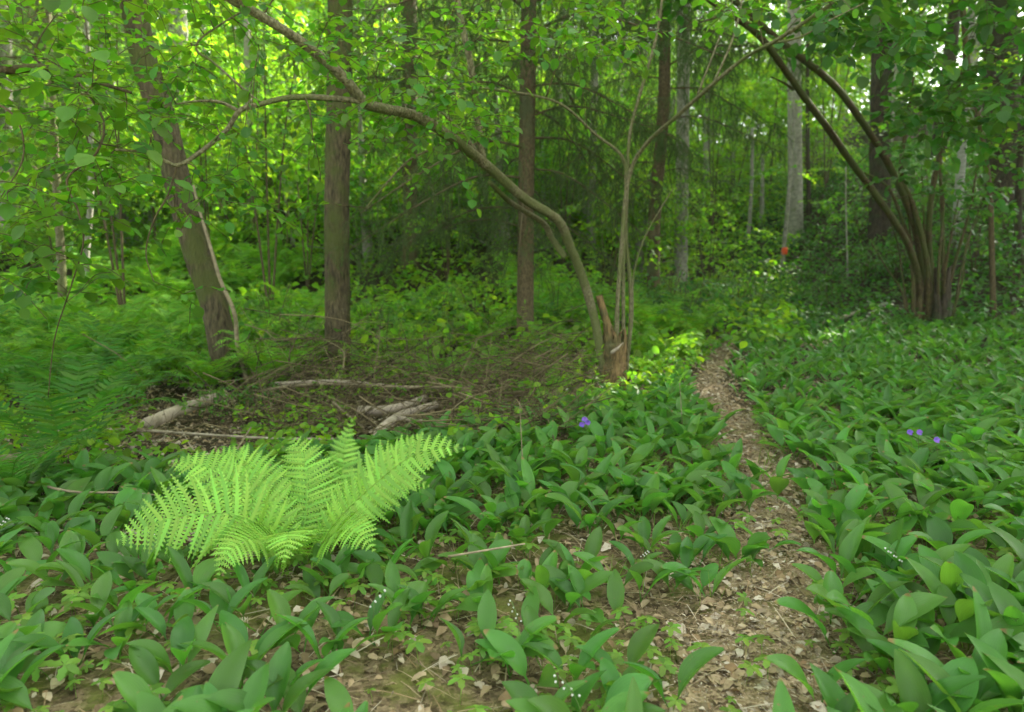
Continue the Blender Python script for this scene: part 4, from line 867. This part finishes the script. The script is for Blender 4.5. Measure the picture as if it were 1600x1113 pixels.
x, y = -6.0, 5.2; z = float(gz(x, y)); r2 = np.random.default_rng(88); e = empty('forest_tree', (x, y, z)); tag(e, 'broadleaf tree added outside the view at the left to shade the fern ditch', 'tree')  # unseen tree put in so its crown darkens the ditch
V, F, uv, cen = crown_geo(r2, (x+.6, y, z+5.6), (3.2, 3.2, 1.9), 800, 28, .12); base = A([x, y, z]); tr = cr([base-A([0, 0, .2]), base+A([.1, 0, 3]), base+A([.3, .1, 7])], 6)
link('trunk', G().add(*tube(tr, np.linspace(.16, .05, len(tr)), 12, .06, r2)).mesh('trunk', M['bark']), e, -base)
link('limbs', limbs(r2, tr, cen, 26, .05).mesh('limbs', M['bark']), e, -base); link('crown', G().add(V, F, uv).mesh('crown', M['hazel']), e, -base)
# far wood closing the view, one mass
cen = []
for i in range(9000):
    a = rng.uniform(-1.0, 1.0); r_ = rng.uniform(44, 58); h = rng.uniform(0, 24)
    x, y = r_*math.sin(a), r_*math.cos(a)
    if .452 < a < .492 and float(gz(x, y))+h > 14: continue
    cen.append((x, y, float(gz(x, y))+h))
(V, F, uv), _ = spray(rng, A(cen), 1.2, 26, .42, T_far)
tag(link('distant_wood', G().add(V, F, uv).mesh('distant_wood', M['far'])), 'far off green wood closing the view behind all trunks', 'wood', kind='stuff')

# ------------------------------------------------------------------ ground vegetation as masses
rng = np.random.default_rng(23)
def cover(name, lab, n_, xr, yr, h, size, T, mat, cond=None, per=5, rad=.12):
    X = rng.uniform(*xr, n_); Y = yr[0]+(yr[1]-yr[0])*rng.random(n_); P_ = np.stack([X, Y, gz(X, Y)+h*rng.random(n_)], -1)
    px, py, f = proj(P_); ok = (px > -150) & (px < 1750) & (f > .5)
    if cond is not None: ok &= cond(P_, px, py)
    (V, F, uv), _ = spray(rng, P_[ok], rad, per, size, T, .5, .25)
    tag(link(name, G().add(V, F, uv).mesh(name, M[mat])), lab, 'ground cover', kind='stuff')
behind = lambda P_, px, py: (py < np.interp(px, bpx[:, 0], bpx[:, 1])+4) & (pathd(P_[:, 0], P_[:, 1]) > .05)
cover('undergrowth', 'low green leafy undergrowth covering the forest floor in the back', 52000, (-26, 30), (6.2, 34), .4, .10, T_mid, 'bright', lambda P_, px, py: behind(P_, px, py) & (px < 1240), 5, .14)
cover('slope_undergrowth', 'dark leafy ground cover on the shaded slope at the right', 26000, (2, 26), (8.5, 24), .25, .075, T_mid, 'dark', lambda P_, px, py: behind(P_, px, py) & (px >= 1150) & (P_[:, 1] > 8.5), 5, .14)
cover('ditch_plants', 'sparse low green plants among the dead twigs of the ditch', 3600, (-6, 3), (3.2, 7.5), .22, .05, T_mid, 'bright', lambda P_, px, py: behind(P_, px, py) & ~((px > 215) & (px < 375) & (py > 600) & (py < 700)) & ~((px > 545) & (px < 705) & (py > 615) & (py < 720)), 6, .09)
# small seedlings in front
def trefoil(rng):
    g = G(); 
    for a in (-1.1, 0, 1.1, 2.3, -2.3):
        V, F, uv = blade(6, 3, lambda t: .27*np.sin(np.pi*np.clip(t, .03, .97)**1.25)**.8, .2, .25, .22)
        c, s = math.cos(a), math.sin(a); V = V@A([[c, s, 0], [-s, c, 0], [0, 0, 1]]); g.add(V*.03+A([0, 0, .06]), F, uv)
    g.add(*tube(A([[0, 0, 0], [.003, 0, .03], [0, 0, .06]]), .0008, 3)); return (np.concatenate(g.V), [np.concatenate(f) for f in g.F.values()], np.concatenate(g.UV))
TF = trefoil(rng)
n_ = 15000; X = rng.uniform(-3, 5, n_); Y = rng.uniform(1.0, 5, n_); pd = pathd(X, Y); k = (rng.random(n_) < np.where(pd > .0, .75, .10)) & (np.sin(X*3.1)*np.cos(Y*3.7+1)+rng.normal(0, .5, n_) > -.1)
P_ = np.stack([X, Y, gz(X, Y)], -1)[k]; px, py, f = proj(P_); P_ = P_[(py > np.interp(px, bpx[:, 0], bpx[:, 1])-10) & (px > -80) & (px < 1680)]
a = rng.random(len(P_))*6.28; d = np.stack([np.cos(a), np.sin(a), 0*a], -1); up = A([0, 0, 1.])+rng.normal(0, .25, P_.shape)
V, F, uv = scat(TF, P_, basis(d, up), rng.uniform(.5, 1.35, len(P_)))
tag(link('seedlings', G().add(V, F, uv).mesh('seedlings', M['seed'])), 'tiny pale green lobed seedlings between the lily leaves', 'ground cover', kind='stuff')
# grass blades
n_ = 1500; X = rng.uniform(-2, 4, n_); Y = rng.uniform(1.05, 4.2, n_); k = (np.sin(X*4.7+2)*np.cos(Y*4.1) > .25) & (pathd(X, Y) < .35); P_ = np.stack([X, Y, gz(X, Y)], -1)[k]
gb = blade(5, 2, lambda t: .018*(1-t)+.002, 0, .35); P_ = np.repeat(P_, 4, 0)+rng.normal(0, .02, (len(P_)*4, 3))*A([1, 1, 0]); d = A([0, 0, 1.])+rng.normal(0, .45, P_.shape)
V, F, uv = scat(gb, P_, basis(d, rng.normal(0, 1, P_.shape)), rng.uniform(.04, .13, len(P_)))
tag(link('grass', G().add(V, F, uv).mesh('grass', M['seed'])), 'thin pale grass blades beside the path', 'grass', kind='stuff')
# dead leaves
def curl(rng): 
    V, F, uv = blade(6, 4, lambda t: .33*np.sin(np.pi*np.clip(t, .03, .97))**.7, .35, .3, .12); V = V+rng.normal(0, .03, V.shape); return V, F, uv
g = G()
for v in range(5):
    n_ = 14000; X = rng.uniform(-3.5, 5, n_); Y = rng.uniform(.95, 9, n_)**1.0; pd = pathd(X, Y); k = rng.random(n_) < np.where(pd < .05, 1.0, .5)
    px, py, f = proj(np.stack([X, Y, gz(X, Y)], -1)); k &= (px > -60) & (px < 1660) & (py < 1180)
    P_ = np.stack([X, Y, gz(X, Y)+.012+rng.random(n_)*.012], -1)[k]; a = rng.random(len(P_))*6.28; d = np.stack([np.cos(a), np.sin(a), rng.normal(0, .12, len(a))], -1); up = A([0, 0, 1.])+rng.normal(0, .3, P_.shape)
    g.add(*scat(curl(rng), P_, basis(d, up), rng.uniform(.012, .045, len(P_))))
# path chips
n_ = 42000; t = rng.integers(0, len(PCs), n_); off = rng.normal(0, .75, n_)*PWs[t]; P2 = PCs[t]+Nn[t]*off[:, None]+rng.normal(0, .05, (n_, 2)); k = P2[:, 1] > .9; P2 = P2[k]
P_ = np.stack([P2[:, 0], P2[:, 1], gz(P2[:, 0], P2[:, 1])+.016+.006*rng.random(len(P2))], -1); a = rng.random(len(P_))*6.28; d = np.stack([np.cos(a), np.sin(a), rng.normal(0, .1, len(a))], -1); up = A([0, 0, 1.])+rng.normal(0, .25, P_.shape)
g.add(*scat(T_far, P_, basis(d, up), np.stack([rng.uniform(.002, .006, len(P_)), rng.uniform(.003, .014, len(P_)), rng.uniform(.003, .01, len(P_))], -1)*rng.choice([1, 1, 1, 1.7], len(P_))[:, None]))
for v in range(4):
    k = rng.random(len(P_)) < .007; g.add(*scat(curl(rng), P_[k]+A([0, 0, .004]), basis(d[k], up[k]), rng.uniform(.014, .036, k.sum())))
tag(link('leaf_litter', g.mesh('leaf_litter', M['litter'], smooth=False)), 'brown and grey dead leaves scattered over path and soil', 'leaf litter', kind='stuff')
# needles and straw bits
g = G(); n_ = 13000
X = rng.uniform(-2.5, 4, n_); Y = rng.uniform(1.0, 6, n_); P_ = np.stack([X, Y, gz(X, Y)+.02], -1); a = rng.random(n_)*6.28
st = (A([[-.012, 0, 0], [.012, 0, 0], [.012, .5, .03], [-.012, .5, .03], [.01, 1, 0], [-.01, 1, 0]], float), [A([[0, 1, 2, 3], [3, 2, 4, 5]])], np.zeros((6, 2)))
g.add(*scat(st, P_, basis(np.stack([np.cos(a), np.sin(a), rng.normal(0, .15, n_)], -1), A([0, 0, 1.])+rng.normal(0, .2, P_.shape)), rng.uniform(.03, .14, n_)))
tag(link('twig_litter', g.mesh('twig_litter', M['litter'], smooth=False)), 'fine straws and twig bits strewn on the ground', 'leaf litter', kind='stuff')

# ------------------------------------------------------------------ brush pile, fallen logs and sticks
g = G(); rng = np.random.default_rng(61)
def brushpts(n_, x0, x1, y0, y1): return [hit(rng.uniform(x0, x1), rng.uniform(y0, y1)) for _ in range(n_)]
for c in brushpts(620, 520, 870, 625, 705)+brushpts(150, 380, 520, 620, 700)+brushpts(230, 420, 920, 580, 625)+brushpts(60, 150, 420, 640, 710):
    L_ = rng.uniform(.25, 1.1); a = rng.normal(0, .7)+(0 if rng.random() < .7 else 1.5); el = rng.normal(.12, .38); d = A([math.cos(a)*math.cos(el), math.sin(a)*math.cos(el), math.sin(el)])
    cpx, cpy, _f = proj(c); low = cpy[0] > 655
    if ((220 < cpx[0] < 370 and 600 < cpy[0] < 690) or (550 < cpx[0] < 700 and 640 < cpy[0] < 705)) and rng.random() < .7: continue
    s = c+A([0, 0, rng.uniform(.0, .2)*rng.random() if low else rng.uniform(.0, .55)*rng.random()+.12*max(0, math.sin(c[0]*2.6))]); P_ = cr([s-d*L_/2+A([0, 0, .02]), s+rng.normal(0, .03, 3)+A([0, 0, .03]), s+d*L_/2+rng.normal(0, .05, 3)], 4); P_[:, 2] = np.maximum(P_[:, 2], gz(P_[:, 0], P_[:, 1])+.005)
    r_ = rng.uniform(.0018, .006); g.add(*tube(P_, np.linspace(r_, r_*.4, len(P_)), 4))
    for q in range(rng.integers(2, 7)):
        b = P_[rng.integers(2, len(P_))]; l = rng.uniform(.05, .28); e_ = b+nrm(d+rng.normal(0, .8, 3)+A([0, 0, .2]))*l; g.add(*tube(np.linspace(b, e_, 3), [.0018, .0014, .0008], 3))
tag(link('brushwood', g.mesh('brushwood', M['brush'])), 'tangle of dead brown twigs heaped in the ditch behind the fern', 'brushwood', kind='stuff')
def log(name, pts, r0, r1, mat, lab, cat='log', up=None, branches=()):
    """pts: (px,py,height above ground at that row's ground hit)"""
    P_ = []
    for a, b, h in pts:
        q = hit(a, b); hh = h+.15; d = q[1]-hh*2.2; p_ = at(a, b, max(d, 1.5)); P_.append(p_)
    C_ = cr(P_, 7); C_[:, 2] = np.maximum(C_[:, 2], gz(C_[:, 0], C_[:, 1])+np.linspace(r0, r1, len(C_))*.6)
    e = link(name, G().add(*tube(C_, np.linspace(r0, r1, len(C_)), 14 if r0 > .02 else 7, .07, rng)).mesh(name, M[mat])); tag(e, lab, cat)
    for bp in branches:
        B = [at(a, b, C_[:, 1].mean()+dd) for a, b, dd in bp]; k = np.linalg.norm(C_-B[0], axis=1).argmin(); B[0] = C_[k]
        cc = cr(B, 5); link('branch', G().add(*tube(cc, np.linspace(r0*.6, r1*.25+.002, len(cc)), 7, .05, rng)).mesh('branch', M[mat]), e)
    return e
log('fallen_log', [(228, 664, .06), (270, 645, .08), (318, 628, .08), (350, 616, .06)], .045, .037, 'paledead', 'thick pale barkless log lying below the leaning tree')
log('fallen_branch', [(560, 642, .02), (600, 641, .03), (640, 632, .04), (664, 622, .04)], .036, .028, 'paledead', 'pale fallen branch at the back of the brush pile, above the bent one')
log('fallen_branch', [(588, 690, .0), (592, 676, .03), (606, 662, .06), (628, 648, .07), (655, 640, .07), (682, 632, .08)], .032, .026, 'paledead', 'pale bent fallen branch curving down to the ground behind the fern', branches=[[(640, 645, 0), (668, 660, -.05), (672, 668, -.05)]])
log('fallen_log', [(-80, 740, .02), (0, 722, .03), (62, 711, .03)], .035, .03, 'dead', 'grey log end poking in at the left edge')
log('fallen_stick', [(-60, 672, .12), (60, 675, .12), (180, 671, .12), (300, 678, .13), (420, 685, .13), (520, 686, .1)], .010, .007, 'paledead', 'long thin straight stick lying across the ditch above the ferns', 'stick')
log('fallen_stick', [(40, 752, .02), (110, 768, .04), (190, 770, .05), (262, 775, .0)], .006, .003, 'dead', 'dark curved twig lying over the lily leaves at the left', 'stick')
log('fallen_stick', [(395, 612, .12), (500, 600, .14), (640, 605, .15), (760, 603, .16), (870, 592, .18)], .014, .008, 'dead', 'long thin branch lying across the top of the brush pile', 'stick')
log('fallen_stick', [(430, 600, .15), (520, 596, .15), (600, 602, .1)], .017, .012, 'paledead', 'short pale stick at the foot of the straight grey trunk', 'stick')
log('fallen_stick', [(205, 700, .0), (225, 684, .03), (218, 672, .06)], .012, .008, 'paledead', 'forked pale stick below the end of the thick log', 'stick', branches=[[(215, 690, 0), (250, 690, -.05), (262, 672, -.05)]])
log('fallen_branch', [(868, 655, .0), (885, 632, .05), (905, 608, .14), (930, 575, .3)], .038, .03, 'barkmoss', 'mossy dead limb slanting from the ground up to the hazel stump')
log('fallen_stick', [(520, 628, .1), (550, 655, .05), (568, 668, .02)], .010, .007, 'dead', 'short slanting stick left of the bent pale branch', 'stick')
log('fallen_stick', [(655, 672, .02), (668, 676, .02), (682, 684, .0)], .018, .018, 'paledead', 'short pale stub right of the bent pale branch', 'stick')
log('fallen_stick', [(340, 745, .05), (362, 715, .12), (378, 690, .2), (392, 668, .28)], .008, .005, 'dead', 'dark twig standing up behind the left fronds of the fern', 'stick')
log('fallen_stick', [(322, 718, .1), (300, 700, .18), (284, 672, .25)], .003, .002, 'paledead', 'thin straw coloured twig rising left of the fern', 'stick')
log('fallen_branch', [(1285, 505, .02), (1310, 498, .05), (1345, 486, .03)], .035, .02, 'paledead', 'pale branch lying on the slope between path and mossy hazel')
log('fallen_branch', [(1480, 425, .1), (1530, 395, .2), (1600, 370, .2)], .04, .03, 'barkdark', 'dark fallen branch on the slope behind the mossy hazel')
log('fallen_stick', [(1075, 510, .0), (1058, 540, .2), (1070, 480, .6)][:0] or [(1052, 548, .0), (1062, 525, .25), (1076, 500, .5)], .012, .008, 'dead', 'thin pale stick leaning beside the dark shrub right of the hazel', 'stick')
log('fallen_stick', [(440, 1090, .0), (480, 1080, .01), (520, 1068, .02)], .007, .004, 'dead', 'grey lichened twig on the soil at the bottom edge', 'stick')
log('fallen_stick', [(700, 870, .0), (760, 860, .02), (820, 850, .02)], .004, .003, 'dead', 'thin twig on the ground between fern and lily leaves', 'stick')
# dead stem leaning on the leaning tree
P_ = [hit(392, 612), at(372, 545, dA-.25), at(366, 490, dA-.3), at(345, 440, dA-.28), at(330, 390, dA-.25), at(312, 330, dA-.22), at(302, 290, dA-.2)]
tag(link('dead_stem', G().add(*tube(cr(P_, 7), np.linspace(.021, .010, 43), 9, .08, rng)).mesh('dead_stem', M['dead'])), 'pale dead stem propped against the leaning tree', 'dead stem')
# upright dead stalks in the lily carpet
for px_, py_, top, lab in [(818, 755, 628, 'dry upright stalk in the lily carpet left of the violet flowers'), (1068, 690, 598, 'dry thin stalk standing beside the path')]:
    b0 = hit(px_, py_); tag(link('dry_stalk', G().add(*tube(cr([b0, at(px_-3, (py_+top)/2, b0[1]), at(px_-6, top, b0[1])], 5), np.linspace(.0035, .0015, 11), 5, .1, rng)).mesh('dry_stalk', M['dead'])), lab, 'stalk')
# violet flowers
def bloom(c, r, rng):
    g = G()
    for k in range(5):
        V, F, uv = blade(5, 3, lambda t: .42*np.sin(np.pi*np.clip(t*.85+.08, 0, 1))**.7, .1, -.25); a = k/5*6.283; d = A([[math.cos(a), -.35+.2*math.sin(a), math.sin(a)*.8+.3]]); g.add(*scat((V, F, uv), c[None], basis(d, A([[0, -1., .6]])), A([r])))
    return g
for px_, py_, lab, bl in [(912, 716, 'violet woodland flower in front of the hazel stump', [(909, 664), (918, 661), (913, 656)]), (1428, 742, 'violet woodland flower right of the path, left one of two plants', [(1420, 676), (1435, 676)]), (1464, 752, 'violet woodland flower right of the path with a single bloom', [(1462, 688)])]:
    b0 = hit(px_, py_); e = empty('violet_flower', b0); tag(e, lab, 'flower')
    for a, b in bl:
        t = at(a, b, b0[1]); link('stem', G().add(*tube(cr([b0, (b0+t)/2+A([.01, 0, 0]), t], 4), .0015, 4)).mesh('stem', M['stem']), e, -b0); link('bloom', bloom(t, .019, rng).mesh('bloom', M['purple']), e, -b0)
# rowan seedling with feathery leaves before the stump
def pinnate(rng, base, tip, n_=7, ll=.045):
    C_ = cr([base, (base+tip)/2+A([0, 0, .02]), tip], 6); PO = []; DI = []; tg_ = nrm(tip-base); sd_ = nrm(np.cross(tg_, A([0, 0, 1.])))
    for i in range(n_):
        p_ = C_[2+int((len(C_)-3)*i/n_)]
        for sg in (-1, 1): PO.append(p_); DI.append(sd_*sg+tg_*.5+A([0, 0, -.15]))
    PO.append(C_[-1]); DI.append(tg_); return C_, A(PO), A(DI)
TP_ = blade(5, 3, lambda t: .2*np.sin(np.pi*np.clip(t, .03, .97))**.7, .2, .1)
for px_, py_, lab, tips in [(905, 628, 'feathery leaved rowan seedling left of the hazel stump', [(858, 580, -.1), (880, 592, -.2), (940, 545, -.1), (948, 586, -.15), (905, 570, 0)]), (812, 600, 'feathery leaved rowan seedling before the spruce trunk', [(820, 475, 0), (838, 490, 0), (855, 515, -.1), (842, 555, -.1), (790, 530, 0)]), (905, 660, 'low rowan seedling behind the violet flower at the stump', [(890, 640, 0), (920, 634, 0), (930, 650, -.1)])]:
    b0 = hit(px_, py_); e = empty('rowan_seedling', b0); tag(e, lab, 'plant'); 
    for a, b, dd in tips:
        t = at(a, b, b0[1]+dd); c0 = (t*.62+b0*.38)+A([0, .03, .0]); gs = G().add(*tube(cr([b0, (b0+c0)/2+A([0, 0, .03]), c0], 4), .002, 4)); C_, PO, DI = pinnate(rng, c0, t); gs.add(*tube(C_, .001, 3)); link('stem', gs.mesh('stem', M['stem']), e, -b0)
        link('leaf', G().add(*scat(TP_, PO, basis(DI, A([0, 0, 1.])+rng.normal(0, .15, DI.shape)), rng.uniform(.035, .05, len(PO)))).mesh('leaf', M['bright']), e, -b0)

# ------------------------------------------------------------------ moist air between the trees
m, n, out = newmat('moist_air'); pv = N(n, 'ShaderNodeVolumePrincipled'); pv.inputs['Color'].default_value = (.86, .95, .80, 1); pv.inputs['Density'].default_value = .0012; pv.inputs['Anisotropy'].default_value = .2
n.links.new(pv.outputs[0], out.inputs['Volume'])
hx, hy0, hy1, hz0, hz1 = 190, -90, 200, -3, 42
HV = A([[x, y, z] for z in (hz0, hz1) for y in (hy0, hy1) for x in (-hx, hx)], float)
tag(link('haze', mkmesh('haze', HV, [A([[0, 2, 3, 1], [4, 5, 7, 6], [0, 1, 5, 4], [2, 6, 7, 3], [0, 4, 6, 2], [1, 3, 7, 5]])], m, smooth=False)), 'faint moist haze softening the far trees', kind='stuff')
cy.volume_bounces = 0
